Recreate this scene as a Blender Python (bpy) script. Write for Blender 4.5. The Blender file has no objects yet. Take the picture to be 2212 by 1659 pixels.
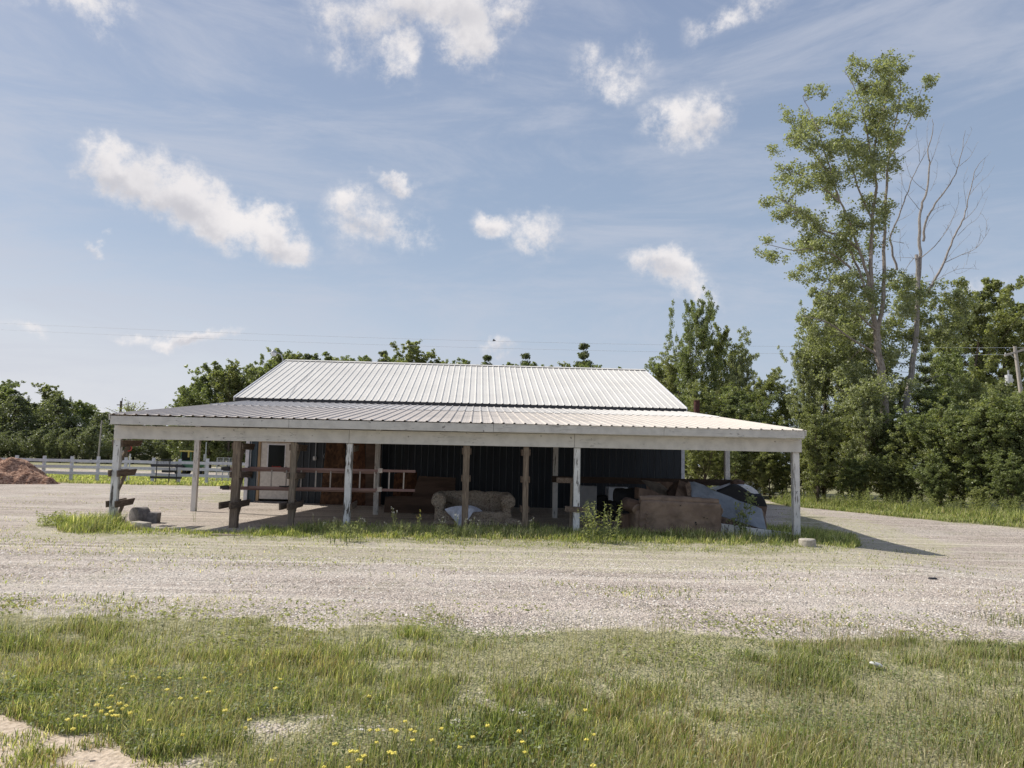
import bpy, bmesh, math, random
import numpy as np
from mathutils import Vector, Matrix, Euler
random.seed(7)
RNG = np.random.default_rng(11)
scene = bpy.context.scene
COL = scene.collection

# ------------------------------------------------------------------ survey
# Sight lines measured on the photograph (2212 px wide) are turned into real
# places: on the ground, on the shed's planes, or at a known distance.
FP, PITCH, ROLL, CAMH = 1667.7, 0.0996, 0.0218, 1.6
cp, sp, cr, sr = math.cos(PITCH), math.sin(PITCH), math.cos(ROLL), math.sin(ROLL)
OX, OY, PSI = -8.7061, 17.2379, 0.0445
cu, su = math.cos(PSI), math.sin(PSI)
W, D1, D2, HB = 15.307, 4.85, 9.65, 1.929

def ray(px, py):
    dx, dy = px - 1106, py - 829.5
    a = (dx * cr + dy * sr) / FP
    up = -(-dx * sr + dy * cr) / FP
    return Vector((a, cp - up * sp, sp + up * cp))
def gz(x, y):
    """height of the ground: flat lot, a slight dip beyond the shed's right end"""
    def ss(a, b, t):
        t = min(1, max(0, (t - a) / (b - a))); return t * t * (3 - 2 * t)
    d = -0.2 * ss(6.2, 9.3, x) * (1 - ss(19, 25, y)) * ss(9, 14, y)
    return d
def G(px, py):
    r = ray(px, py); z = 0.0
    for _ in range(4):
        t = (z - CAMH) / r.z
        x, y = r.x * t, r.y * t
        z = gz(x, y)
    return Vector((x, y, z))
def AT(px, py, Y):
    r = ray(px, py); t = Y / r.y
    return Vector((r.x * t, Y, CAMH + r.z * t))
def B(u, v, z=0.0):
    return Vector((OX + u * cu - v * su, OY + u * su + v * cu, z))
def BL(px, py, v):
    """(u, z) of a sight line on the shed plane at depth v"""
    r = ray(px, py)
    t = (v + OX * (-su) + OY * cu) / (r.x * (-su) + r.y * cu)
    p = Vector((r.x * t, r.y * t, CAMH + r.z * t))
    return (p.x - OX) * cu + (p.y - OY) * su, p.z
def BP(px, py, v):
    u, z = BL(px, py, v); return B(u, v, z)

# ------------------------------------------------------------------ nodes
class NT:
    def __init__(s, tree): s.t = tree; s.n = tree.nodes; s.l = tree.links
    def new(s, typ, **kw):
        n = s.n.new(typ)
        for k, v in kw.items():
            if k == 'inp':
                for i, val in v.items():
                    if hasattr(val, 'is_output') or isinstance(val, bpy.types.NodeSocket): s.l.new(val, n.inputs[i])
                    else: n.inputs[i].default_value = val
            else: setattr(n, k, v)
        return n
    def math(s, op, a, b=0.0, c=0.0, clamp=False):
        n = s.new('ShaderNodeMath', operation=op, inp={0: a, 1: b, 2: c}); n.use_clamp = clamp
        return n.outputs[0]
    def mix(s, f, a, b, blend='MIX'):
        n = s.new('ShaderNodeMix', data_type='RGBA', blend_type=blend)
        for i, val in ((0, f), (6, a), (7, b)):
            if isinstance(val, bpy.types.NodeSocket): s.l.new(val, n.inputs[i])
            else:
                if i and len(val) == 3: val = (*val, 1)
                n.inputs[i].default_value = val
        return n.outputs[2]
    def noise(s, vec, scale, detail=4, rough=.55, dist=0.0):
        n = s.new('ShaderNodeTexNoise', inp={'Scale': scale, 'Detail': detail, 'Roughness': rough, 'Distortion': dist})
        if vec is not None: s.l.new(vec, n.inputs['Vector'])
        return n.outputs['Fac']
    def ramp(s, f, stops, interp='LINEAR'):
        n = s.new('ShaderNodeValToRGB'); cr_ = n.color_ramp; cr_.interpolation = interp
        while len(cr_.elements) < len(stops): cr_.elements.new(0.5)
        for e, (p, c) in zip(cr_.elements, stops):
            e.position = p; e.color = (*c, 1) if len(c) == 3 else c
        s.l.new(f, n.inputs[0]); return n.outputs[0]
    def smooth(s, x, lo, hi, a=0.0, b=1.0):
        n = s.new('ShaderNodeMapRange', interpolation_type='SMOOTHSTEP', inp={0: x, 1: lo, 2: hi, 3: a, 4: b})
        return n.outputs[0]
    def scalevec(s, vec, sc):
        n = s.new('ShaderNodeMapping', inp={'Scale': sc}); s.l.new(vec, n.inputs[0]); return n.outputs[0]

def newmat(name):
    m = bpy.data.materials.new(name); m.use_nodes = True
    nt = NT(m.node_tree); nt.n.clear()
    out = nt.new('ShaderNodeOutputMaterial')
    return m, nt, out
def principled(nt, out, color, rough=.8, metal=0., spec=.3, bump=None, bstr=.3, bdist=.01, normal=None):
    p = nt.new('ShaderNodeBsdfPrincipled')
    for k, v in (('Base Color', color), ('Roughness', rough), ('Metallic', metal), ('Specular IOR Level', spec)):
        if isinstance(v, bpy.types.NodeSocket): nt.l.new(v, p.inputs[k])
        else:
            if k == 'Base Color' and len(v) == 3: v = (*v, 1)
            p.inputs[k].default_value = v
    if bump is not None:
        b = nt.new('ShaderNodeBump', inp={'Strength': bstr, 'Distance': bdist, 'Height': bump})
        nt.l.new(b.outputs[0], p.inputs['Normal'])
    nt.l.new(p.outputs[0], out.inputs[0]); return p
def obco(nt): return nt.new('ShaderNodeTexCoord').outputs['Object']
def geoco(nt): return nt.new('ShaderNodeNewGeometry').outputs['Position']

def mat_noise(name, c1, c2, scale=8, stretch=(1, 1, 1), rough=.8, bstr=.3, bdist=.01, spec=.3, metal=0, lo=.35, hi=.65, dirt=None, dirtscale=1.5):
    m, nt, out = newmat(name)
    v = nt.scalevec(geoco(nt), stretch)
    f = nt.noise(v, scale, 6, .6)
    c = nt.mix(nt.smooth(f, lo, hi), c1, c2)
    if dirt:
        d = nt.noise(geoco(nt), dirtscale, 5, .65)
        c = nt.mix(nt.smooth(d, .5, .75), c, dirt)
    principled(nt, out, c, rough, metal, spec, f, bstr, bdist)
    return m
def mat_wood(name, c1, c2, scale=14, rough=.85, stretch=(1, 1, .06), knots=True):
    m, nt, out = newmat(name)
    g = geoco(nt)
    v = nt.scalevec(g, stretch)
    f = nt.noise(v, scale * 3, 6, .65, 1.2)
    f2 = nt.noise(g, 2.3, 3)
    c = nt.mix(nt.smooth(f, .32, .66), c1, c2)
    c = nt.mix(nt.smooth(f2, .45, .75, 0, .5), c, tuple(x * .55 for x in c1))
    principled(nt, out, c, rough, 0, .2, f, .6, .006)
    return m
def mat_chipped(name, paint, wood, amount=.5, stretch=(1, 1, .12), seamdark=True):
    """white paint flaking off grey wood"""
    m, nt, out = newmat(name)
    g = geoco(nt)
    v = nt.scalevec(g, stretch)
    f = nt.noise(v, 22, 7, .62, .6)
    big = nt.noise(g, 1.3, 3)
    k = nt.math('ADD', f, nt.math('MULTIPLY', nt.math('SUBTRACT', big, .5), .45))
    chip = nt.smooth(k, amount, amount + .05)
    grain = nt.noise(v, 60, 5, .6)
    pc = nt.mix(nt.smooth(nt.noise(g, 5, 5), .35, .75), paint, tuple(x * .82 for x in paint))
    wc = nt.mix(nt.smooth(grain, .35, .65), wood, tuple(x * .5 for x in wood))
    c = nt.mix(chip, pc, wc)
    ck = nt.noise(nt.scalevec(g, tuple(.4 if q < 1 else 5 for q in stretch)), 1.6, 3, .5, .3)
    ck = nt.smooth(nt.math('ABSOLUTE', nt.math('SUBTRACT', ck, .5)), .006, .0, 0, .8)
    ck = nt.math('MULTIPLY', ck, nt.smooth(nt.noise(g, .9, 3), .48, .58))
    c = nt.mix(ck, c, tuple(x * .3 for x in wood))
    sp_ = nt.noise(g, 9, 2); c = nt.mix(nt.smooth(sp_, .715, .74, 0, .7), c, tuple(x * .5 for x in wood))
    c = nt.mix(nt.smooth(nt.noise(nt.scalevec(g, (1, 1, .25)), 2.2, 6, .7), .52, .74, 0, .22), c, tuple(x * .62 for x in paint))
    h = nt.math('SUBTRACT', nt.math('MULTIPLY', grain, .3), chip)
    principled(nt, out, c, .75, 0, .25, h, .5, .004)
    return m
def mat_plain(name, c, rough=.6, metal=0, spec=.4):
    m, nt, out = newmat(name)
    f = nt.noise(geoco(nt), 9, 5, .6)
    col = nt.mix(nt.smooth(f, .3, .75), c, tuple(x * .78 for x in c))
    principled(nt, out, col, rough, metal, spec, f, .15, .004); return m

M = {}
M['post_white'] = mat_chipped('weathered white post paint', (.74, .73, .71), (.16, .14, .125), .545)
M['post_white2'] = mat_chipped('lightly worn white post paint', (.72, .70, .67), (.25, .22, .2), .60)
M['board_white'] = mat_chipped('white fascia paint', (.62, .595, .55), (.24, .22, .2), .70, (.12, .12, 1))
M['beam_white'] = mat_chipped('white beam paint', (.65, .625, .585), (.2, .18, .16), .69, (.10, .10, 1))
M['fence_white'] = mat_chipped('fence white paint', (.66, .66, .70), (.35, .34, .33), .70, (.3, .3, 1))
M['trim_white'] = mat_plain('white metal trim', (.70, .70, .74), .45)
M['post_brown'] = mat_wood('brown treated post', (.30, .235, .175), (.12, .09, .068))
M['post_grey'] = mat_wood('grey weathered post', (.32, .265, .205), (.14, .11, .085))
M['arm_wood'] = mat_wood('dark rack arm timber', (.23, .175, .135), (.095, .07, .055), 10, .9, (1, .1, 1))
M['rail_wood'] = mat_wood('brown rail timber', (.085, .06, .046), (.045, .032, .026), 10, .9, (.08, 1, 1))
M['pole_wood'] = mat_wood('grey pole timber', (.48, .44, .40), (.32, .285, .26), 6)
M['bark'] = mat_wood('grey brown bark', (.42, .37, .32), (.19, .15, .125), 5, .95, (1, 1, .25))
M['bark_dark'] = mat_wood('dark bark', (.16, .125, .1), (.06, .05, .042), 6, .95, (1, 1, .3))
M['bark_pale'] = mat_wood('pale dead bark', (.40, .37, .35), (.21, .185, .17), 6, .95, (1, 1, .3))
M['concrete'] = mat_noise('grey concrete', (.26, .24, .23), (.17, .155, .15), 14, rough=.9, bstr=.5)
M['stone_pale'] = mat_noise('pale concrete', (.50, .46, .40), (.36, .32, .27), 20, rough=.9, bstr=.6)
M['mattress'] = mat_noise('faded blue grey cloth', (.30, .33, .375), (.22, .25, .29), 3, (1, 1, .4), dirt=(.12, .12, .125), rough=.9, bstr=.25, bdist=.02)
M['mattress_side'] = mat_noise('torn tan batting', (.25, .18, .13), (.11, .08, .065), 12, rough=.95, bstr=.8, bdist=.02)
M['sofa_brown'] = mat_noise('brown sofa cloth', (.24, .175, .13), (.175, .125, .095), 3.5, rough=.95, bstr=.4, bdist=.02, dirt=(.12, .09, .07), dirtscale=2.6)
M['sofa_dark'] = mat_noise('dark brown cushion cloth', (.12, .078, .058), (.07, .046, .036), 4, rough=.95)
M['black_cloth'] = mat_noise('black vinyl', (.010, .010, .011), (.02, .02, .022), 4, rough=.55)
M['cardboard'] = mat_noise('brown board', (.24, .165, .12), (.15, .10, .075), 5, (1, 1, .3), rough=.9)
M['cardboard2'] = mat_noise('greyed panel', (.24, .195, .15), (.15, .12, .095), 7, (1, .3, 1), rough=.9)
M['ply'] = mat_noise('brown plywood', (.15, .10, .075), (.085, .058, .045), 6, (.15, 1, 1), rough=.85)
M['white_panel'] = mat_noise('white enamel panel', (.74, .76, .80), (.62, .65, .70), 3, rough=.4)
M['grey_panel'] = mat_noise('dull grey panel', (.42, .42, .43), (.34, .34, .35), 3, rough=.5)
M['white_gloss'] = mat_plain('white fibreglass', (.78, .80, .84), .3)
M['cloth_white'] = mat_noise('white cloth', (.62, .63, .70), (.50, .51, .58), 5, rough=.9)
M['fibreglass'] = mat_noise('faded red ladder rail', (.31, .195, .165), (.22, .13, .115), 8, (.2, 1, 1), rough=.6)
M['alu'] = mat_plain('dull aluminium', (.50, .43, .38), .45, .25)
M['metal_grey'] = mat_plain('grey galvanised metal', (.45, .46, .47), .5, .4)
M['metal_dark'] = mat_plain('dark metal', (.045, .045, .05), .5, .3)
M['rust'] = mat_noise('rusty pipe', (.085, .032, .024), (.04, .018, .015), 14, rough=.85, bstr=.6)
M['door_white'] = mat_plain('white door paint', (.62, .585, .545), .5)
M['door_trim'] = mat_wood('tan timber door frame', (.42, .30, .18), (.30, .21, .13), 8)
M['red_letter'] = mat_plain('red lettering', (.62, .05, .03), .6)
M['red_paint'] = mat_plain('red sign paint', (.45, .05, .035), .5)
M['tractor_green'] = mat_plain('green tractor paint', (.09, .20, .12), .4)
M['tractor_yellow'] = mat_plain('yellow cab paint', (.62, .47, .13), .5)
M['rubber'] = mat_plain('black rubber', (.02, .02, .021), .8)
M['green_metal'] = mat_noise('green metal siding', (.20, .42, .36), (.16, .35, .30), 5, rough=.5)
M['flower'] = mat_plain('yellow petals', (.86, .73, .13), .6)
M['flower_white'] = mat_plain('white petals', (.8, .8, .75), .6)
M['stem'] = mat_plain('green stem', (.16, .20, .07), .8)
M['paper'] = mat_plain('white crumpled paper', (.75, .74, .72), .8)
M['bird'] = mat_plain('dark feathers', (.03, .03, .035), .8)
M['wire'] = mat_plain('overhead wire', (.58, .62, .7), .6)

def mat_glass():
    m, nt, out = newmat('dark window glass')
    principled(nt, out, (.006, .008, .007), .1, 0, .12); return m
M['glass'] = mat_glass()
def mat_osb(name, c1=(.40, .17, .065), c2=(.15, .06, .03)):
    m, nt, out = newmat(name)
    g = geoco(nt)
    v = nt.new('ShaderNodeTexVoronoi', inp={'Scale': 17.0, 'Randomness': 1.0}); nt.l.new(nt.scalevec(g, (1, 1, .55)), v.inputs['Vector'])
    sep = nt.new('ShaderNodeSeparateColor'); nt.l.new(v.outputs['Color'], sep.inputs[0])
    f = nt.noise(g, 2.2, 4)
    c = nt.mix(sep.outputs[0], c1, c2)
    c = nt.mix(nt.smooth(f, .4, .7, 0, .6), c, tuple(x * .35 for x in c2))
    principled(nt, out, c, .85, 0, .2, sep.outputs[1], .3, .004); return m
M['osb'] = mat_osb('orange strand board', (.155, .085, .047), (.062, .034, .022))
M['osb_dark'] = mat_osb('dark strand board', (.16, .075, .04), (.07, .034, .022))
def mat_floral():
    m, nt, out = newmat('faded floral cloth')
    g = geoco(nt)
    v = nt.new('ShaderNodeTexVoronoi', feature='SMOOTH_F1', inp={'Scale': 9.0}); nt.l.new(g, v.inputs['Vector'])
    f = nt.noise(g, 11, 5, .6, 1.5)
    c = nt.ramp(f, [(.3, (.08, .062, .048)), (.43, (.24, .195, .15)), (.52, (.38, .32, .25)), (.6, (.17, .115, .085)), (.72, (.34, .29, .23))])
    c = nt.mix(nt.smooth(v.outputs['Distance'], .0, .35, .5, 0), c, (.15, .10, .08))
    principled(nt, out, c, .95, 0, .1, nt.noise(g, 5, 4), .5, .02); return m
M['floral'] = mat_floral()
def mat_siding(name, c1, c2):
    m, nt, out = newmat(name)
    g = geoco(nt)
    f = nt.noise(nt.scalevec(g, (1, 1, .08)), 5, 4)
    c = nt.mix(nt.smooth(f, .35, .65), c1, c2)
    d = nt.noise(g, 3, 5)
    c = nt.mix(nt.smooth(d, .5, .8, 0, .4), c, (.02, .022, .026))
    principled(nt, out, c, .42, .1, .4, d, .1, .01); return m
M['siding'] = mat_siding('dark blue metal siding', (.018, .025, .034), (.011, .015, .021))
M['rib_highlight'] = mat_siding('painted rib highlight', (.15, .17, .19), (.08, .095, .11))  # lighter tone painted on one slope of each rib as the light it catches
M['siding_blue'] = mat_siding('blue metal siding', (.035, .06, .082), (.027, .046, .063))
def mat_roof(name, base, dirt_and_sheen, patch):
    m, nt, out = newmat(name)
    g = geoco(nt)
    f = nt.noise(g, .55, 5, .6)
    c = nt.mix(nt.smooth(f, .35, .7), base, tuple(x * .9 for x in base))
    if dirt_and_sheen:
        # grime where the sheets have lain flat: short smudges across the sheets, in the middle of the lean-to
        sm = nt.noise(nt.scalevec(g, (1.6, 5.5, 1)), 1.7, 5, .7)
        sep = nt.new('ShaderNodeSeparateXYZ'); nt.l.new(g, sep.inputs[0])
        mx = nt.math('MULTIPLY', nt.smooth(sep.outputs[0], -5, -1), nt.smooth(sep.outputs[0], 1.5, 4.5, 1, 0))
        my = nt.smooth(sep.outputs[1], 18, 19.5)
        k = nt.math('MULTIPLY', nt.smooth(sm, .46, .62), nt.math('MULTIPLY', mx, my))
        k = nt.math('MULTIPLY', k, .7)
        c = nt.mix(k, c, (.22, .20, .17))
        k2 = nt.math('MULTIPLY', nt.smooth(nt.noise(g, 1.1, 6, .7), .55, .8), .35)
        c = nt.mix(k2, c, (.42, .33, .29))
        lft_ = nt.smooth(nt.math('ADD', sep.outputs[0], nt.noise(g, .6, 4)), -4.5, 2.5, .25, 0)  # left end greyed in colour, standing in for the weaker gloss there
        c = nt.mix(lft_, c, (.36, .30, .29))
    fine = nt.noise(g, 25, 3)
    c = nt.mix(nt.smooth(fine, .55, .8, 0, .15), c, (.3, .28, .26))
    principled(nt, out, c, .55, .0, .35, nt.noise(nt.scalevec(g, (1, .3, 1)), 2.0, 3), .12, .02); return m
M['roof'] = mat_roof('white ribbed roof metal', (.68, .65, .60), False, 0)
M['roof_low'] = mat_roof('weathered ribbed roof metal', (.60, .54, .475), True, 0)
M['roof_mid'] = mat_roof('bluish ribbed roof metal', (.60, .575, .54), True, 0)

def mat_leaf(name, transl=.35, spec=.5):
    m, nt, out = newmat(name)
    a = nt.new('ShaderNodeVertexColor', layer_name='col').outputs[0]
    n1 = nt.new('ShaderNodeBsdfPrincipled'); nt.l.new(a, n1.inputs['Base Color'])
    n1.inputs['Roughness'].default_value = .42; n1.inputs['Specular IOR Level'].default_value = spec
    tr = nt.new('ShaderNodeBsdfTranslucent')
    tc = nt.mix(1.0, a, (1.25, 1.35, .55), 'MULTIPLY'); nt.l.new(tc, tr.inputs[0])
    mx = nt.new('ShaderNodeMixShader', inp={0: transl})
    nt.l.new(n1.outputs[0], mx.inputs[1]); nt.l.new(tr.outputs[0], mx.inputs[2])
    nt.l.new(mx.outputs[0], out.inputs[0]); return m
M['leaf'] = mat_leaf('leaves', .40, .35)
M['grass'] = mat_leaf('grass blades', .42, .15)

def mat_ground():
    m, nt, out = newmat('gravel and turf ground')
    g = geoco(nt)
    at = nt.new('ShaderNodeAttribute', attribute_name='grass').outputs['Fac']
    sd = nt.new('ShaderNodeAttribute', attribute_name='sand').outputs['Fac']
    # stones
    v = nt.new('ShaderNodeTexVoronoi', inp={'Scale': 46.0}); nt.l.new(g, v.inputs['Vector'])
    sc = nt.new('ShaderNodeSeparateColor'); nt.l.new(v.outputs['Color'], sc.inputs[0])
    v2 = nt.new('ShaderNodeTexVoronoi', inp={'Scale': 19.0}); nt.l.new(g, v2.inputs['Vector'])
    sc2 = nt.new('ShaderNodeSeparateColor'); nt.l.new(v2.outputs['Color'], sc2.inputs[0])
    stone = nt.ramp(sc.outputs[0], [(0, (.22, .18, .15)), (.2, (.43, .37, .32)), (.55, (.60, .53, .465)), (.85, (.72, .635, .56)), (1, (.82, .765, .70))])
    s2 = nt.ramp(sc2.outputs[1], [(0, (.50, .47, .46)), (.35, (.98, .94, .92)), (1, (1.3, 1.24, 1.2))])
    grav = nt.mix(.75, stone, s2, 'MULTIPLY')
    # gaps between stones
    gap = nt.smooth(v.outputs['Distance'], .30, .62, 0, .55)
    grav = nt.mix(gap, grav, (.15, .125, .11))
    # wheel tracks, paler fines and darker damp zones
    tr = nt.noise(nt.scalevec(g, (.10, 1.3, 1)), 1.1, 5, .6, .3)
    grav = nt.mix(nt.smooth(tr, .42, .62, 0, .40), grav, (.66, .57, .49))
    st_ = nt.noise(nt.scalevec(g, (.07, 4.5, 1)), 1.2, 5, .6, .2)
    grav = nt.mix(nt.smooth(st_, .46, .32, 0, .7), grav, (.36, .31, .265))
    st2 = nt.noise(nt.scalevec(g, (.05, 2.2, 1)), 1.6, 4, .6, .2)
    grav = nt.mix(nt.smooth(st2, .54, .66, 0, .6), grav, (.74, .67, .58))
    big = nt.noise(g, .35, 4)
    grav = nt.mix(nt.smooth(big, .45, .7, 0, .35), grav, (.68, .63, .56))
    # thin green film of small weeds in the lot
    weed = nt.noise(g, 1.0, 6, .72)
    wf = nt.noise(g, 16, 4, .7)
    wm = nt.math('MULTIPLY', nt.smooth(weed, .50, .66), nt.smooth(wf, .46, .58))
    film = nt.math('MULTIPLY', nt.smooth(at, .12, .30), nt.smooth(nt.noise(g, 8, 6, .8), .42, .58))
    grav = nt.mix(nt.math('MULTIPLY', film, .55), grav, (.46, .45, .24))
    grav = nt.mix(nt.math('MULTIPLY', wm, .45), grav, (.27, .28, .14))
    # soil under turf
    sn = nt.noise(g, 14, 5, .7)
    soil = nt.ramp(sn, [(.3, (.09, .095, .04)), (.48, (.22, .22, .10)), (.6, (.36, .33, .18)), (.72, (.52, .46, .33))])
    sand = nt.ramp(nt.noise(g, 22, 5, .7), [(.3, (.36, .28, .20)), (.55, (.60, .49, .38)), (.8, (.70, .60, .48))])
    edge = nt.noise(g, 2.6, 6, .7); e2 = nt.noise(g, 11, 4, .7)
    k = nt.math('ADD', at, nt.math('ADD', nt.math('MULTIPLY', nt.math('SUBTRACT', edge, .5), .9), nt.math('MULTIPLY', nt.math('SUBTRACT', e2, .5), 1.1)))
    gm = nt.smooth(k, .38, .72)
    soil = nt.mix(.18, soil, grav)
    c = nt.mix(gm, grav, soil)
    ks = nt.math('ADD', sd, nt.math('MULTIPLY', nt.math('SUBTRACT', edge, .5), .8))
    c = nt.mix(nt.smooth(ks, .4, .6), c, sand)
    h = nt.math('ADD', nt.math('MULTIPLY', v.outputs['Distance'], -1.0), nt.math('MULTIPLY', nt.noise(g, 7, 4), .8))
    h = nt.math('ADD', h, nt.math('MULTIPLY', v2.outputs['Distance'], -.9))
    h = nt.mix(nt.smooth(ks, .4, .6), h, nt.noise(g, 30, 4))
    principled(nt, out, c, .92, 0, .15, h, .85, .022); return m
M['ground'] = mat_ground()
def mat_mulch():
    m, nt, out = newmat('red brown mulch')
    g = geoco(nt)
    v = nt.new('ShaderNodeTexVoronoi', inp={'Scale': 13.0}); nt.l.new(nt.scalevec(g, (1, 1, 2)), v.inputs['Vector'])
    sc = nt.new('ShaderNodeSeparateColor'); nt.l.new(v.outputs['Color'], sc.inputs[0])
    c = nt.ramp(sc.outputs[0], [(0, (.13, .068, .045)), (.5, (.36, .205, .14)), (1, (.58, .38, .27))])
    c = nt.mix(nt.smooth(nt.noise(g, 3, 5), .5, .75, 0, .6), c, (.10, .04, .025))
    principled(nt, out, c, .95, 0, .1, sc.outputs[1], 1, .08); return m
M['mulch'] = mat_mulch()

# ------------------------------------------------------------------ objects
ORIG = {}
def tag(o, label=None, cat=None, group=None, kind=None):
    for k, v in (('label', label), ('category', cat), ('group', group), ('kind', kind)):
        if v: o[k] = v
    return o
def thing(name, label, cat, loc=(0, 0, 0), group=None):
    o = bpy.data.objects.new(name, None); COL.objects.link(o)
    o.location = loc; o.empty_display_size = .1
    ORIG[o.name] = Vector(loc)
    return tag(o, label, cat, group)
def link(name, me, mats, parent=None, smooth=False):
    o = bpy.data.objects.new(name, me); COL.objects.link(o)
    for m in (mats if isinstance(mats, (list, tuple)) else [mats]): me.materials.append(m)
    if parent is not None: o.parent = parent
    if smooth: me.polygons.foreach_set('use_smooth', [True] * len(me.polygons))
    ORIG[o.name] = ORIG.get(parent.name, Vector()) if parent is not None else Vector()
    return o
class MB:
    """collects shapes in world space; build() links them as one mesh"""
    def __init__(s): s.v = []; s.f = []; s.mi = []; s.cur = 0
    def add(s, vs, fs):
        n = len(s.v); s.v += [Vector(p) for p in vs]; s.f += [tuple(i + n for i in f) for f in fs]; s.mi += [s.cur] * len(fs); return s
    def hexa(s, p):      # 8 corners: bottom 0-3, top 4-7
        return s.add(p, [(3, 2, 1, 0), (4, 5, 6, 7), (0, 1, 5, 4), (1, 2, 6, 5), (2, 3, 7, 6), (3, 0, 4, 7)])
    def box(s, c, size, mat=None):
        hx, hy, hz = [d / 2 for d in size]; c = Vector(c)
        ps = [Vector(p) for p in ((-hx, -hy, -hz), (hx, -hy, -hz), (hx, hy, -hz), (-hx, hy, -hz), (-hx, -hy, hz), (hx, -hy, hz), (hx, hy, hz), (-hx, hy, hz))]
        if mat is not None: ps = [mat @ p for p in ps]
        return s.hexa([c + p for p in ps])
    def bbox(s, u0, u1, v0, v1, z0, z1, zr=None):
        """box in shed coordinates; zr = (z0, z1) at the u1 end"""
        a0, a1 = (z0, z1) if zr is None else zr
        return s.hexa([B(u0, v0, z0), B(u1, v0, a0), B(u1, v1, a0), B(u0, v1, z0), B(u0, v0, z1), B(u1, v0, a1), B(u1, v1, a1), B(u0, v1, z1)])
    def beam(s, p0, p1, w, h, up=(0, 0, 1)):
        p0, p1 = Vector(p0), Vector(p1); d = (p1 - p0).normalized(); up = Vector(up)
        x = d.cross(up).normalized(); z = x.cross(d).normalized()
        o = [(-w / 2, -h / 2), (w / 2, -h / 2), (w / 2, h / 2), (-w / 2, h / 2)]
        return s.hexa([p0 + x * a + z * b for a, b in o] + [p1 + x * a + z * b for a, b in o])
    def tube(s, pts, rads, n=8, caps=True):
        pts = [Vector(p) for p in pts]
        if not isinstance(rads, (list, tuple)): rads = [rads] * len(pts)
        vs, fs = [], []; prev = None
        for i, p in enumerate(pts):
            d = (pts[min(i + 1, len(pts) - 1)] - pts[max(i - 1, 0)]).normalized()
            if prev is None:
                a = Vector((0, 0, 1)) if abs(d.z) < .9 else Vector((1, 0, 0)); x = d.cross(a).normalized()
            else: x = (prev - d * prev.dot(d)).normalized()
            prev = x; y = d.cross(x)
            for k in range(n):
                t = 2 * math.pi * k / n; vs.append(p + (x * math.cos(t) + y * math.sin(t)) * rads[i])
        for i in range(len(pts) - 1):
            for k in range(n):
                k2 = (k + 1) % n; fs.append((i * n + k, i * n + k2, (i + 1) * n + k2, (i + 1) * n + k))
        if caps: fs += [tuple(range(n))[::-1], tuple((len(pts) - 1) * n + k for k in range(n))]
        return s.add(vs, fs)
    def prism(s, poly, depth):
        """flat polygon (3-D points) pushed back along vector depth"""
        n = len(poly); poly = [Vector(p) for p in poly]; d = Vector(depth)
        return s.add(poly + [p + d for p in poly], [tuple(range(n)), tuple(range(2 * n - 1, n - 1, -1))] + [(i, i + n, (i + 1) % n + n, (i + 1) % n) for i in range(n)])
    def rbox(s, c, size, r, mat=None, seg=3, puff=0.0):
        bm = bmesh.new(); bmesh.ops.create_cube(bm, size=1)
        for v in bm.verts: v.co = Vector((v.co.x * size[0], v.co.y * size[1], v.co.z * size[2]))
        bmesh.ops.bevel(bm, geom=bm.edges[:], offset=r, segments=seg, profile=.5, affect='EDGES')
        if puff:
            bmesh.ops.subdivide_edges(bm, edges=[e for e in bm.edges if e.calc_length() > min(size) * .6], cuts=5, use_grid_fill=True)
            for v in bm.verts:
                k = [max(0, 1 - (2 * v.co[i] / size[i]) ** 2) for i in range(3)]
                v.co.x *= 1 + puff * k[1] * k[2]; v.co.y *= 1 + puff * 1.5 * k[0] * k[2]; v.co.z *= 1 + puff * k[0] * k[1]
        bm.verts.index_update(); c = Vector(c)
        vs = [c + (mat @ v.co if mat is not None else v.co) for v in bm.verts]
        s.add(vs, [tuple(v.index for v in f.verts) for f in bm.faces]); bm.free(); return s
    def build(s, name, mats, parent=None, smooth=False, bevel=0.0, label=None):
        o0 = ORIG.get(parent.name, Vector()) if parent is not None else Vector()
        me = bpy.data.meshes.new(name)
        me.from_pydata([tuple(v - o0) for v in s.v], [], s.f)
        me.polygons.foreach_set('material_index', s.mi)
        me.update()
        bm = bmesh.new(); bm.from_mesh(me); bmesh.ops.recalc_face_normals(bm, faces=bm.faces); bm.to_mesh(me); bm.free()
        o = link(name, me, mats, parent, smooth)
        if bevel:
            b = o.modifiers.new('edge', 'BEVEL'); b.width = bevel; b.segments = 2; b.limit_method = 'ANGLE'
        if smooth:
            try: me.set_sharp_from_angle(angle=math.radians(40))
            except Exception: pass
        if label: o['label'] = label
        return o
RB = Matrix.Rotation(PSI, 3, 'Z')

def np_mesh(name, verts, faces_flat, loop_counts, cols=None, corner=None):
    me = bpy.data.meshes.new(name)
    nv = len(verts); me.vertices.add(nv); me.vertices.foreach_set('co', np.asarray(verts, np.float32).ravel())
    nl = len(faces_flat); me.loops.add(nl); me.loops.foreach_set('vertex_index', np.asarray(faces_flat, np.int32))
    nf = len(loop_counts); me.polygons.add(nf)
    starts = np.concatenate([[0], np.cumsum(loop_counts)[:-1]]).astype(np.int32)
    me.polygons.foreach_set('loop_start', starts)
    me.update(calc_edges=True)
    if cols is not None:
        a = me.color_attributes.new('col', 'FLOAT_COLOR', 'POINT')
        c4 = np.ones((nv, 4), np.float32); c4[:, :3] = cols; a.data.foreach_set('color', c4.ravel())
    return me

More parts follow.
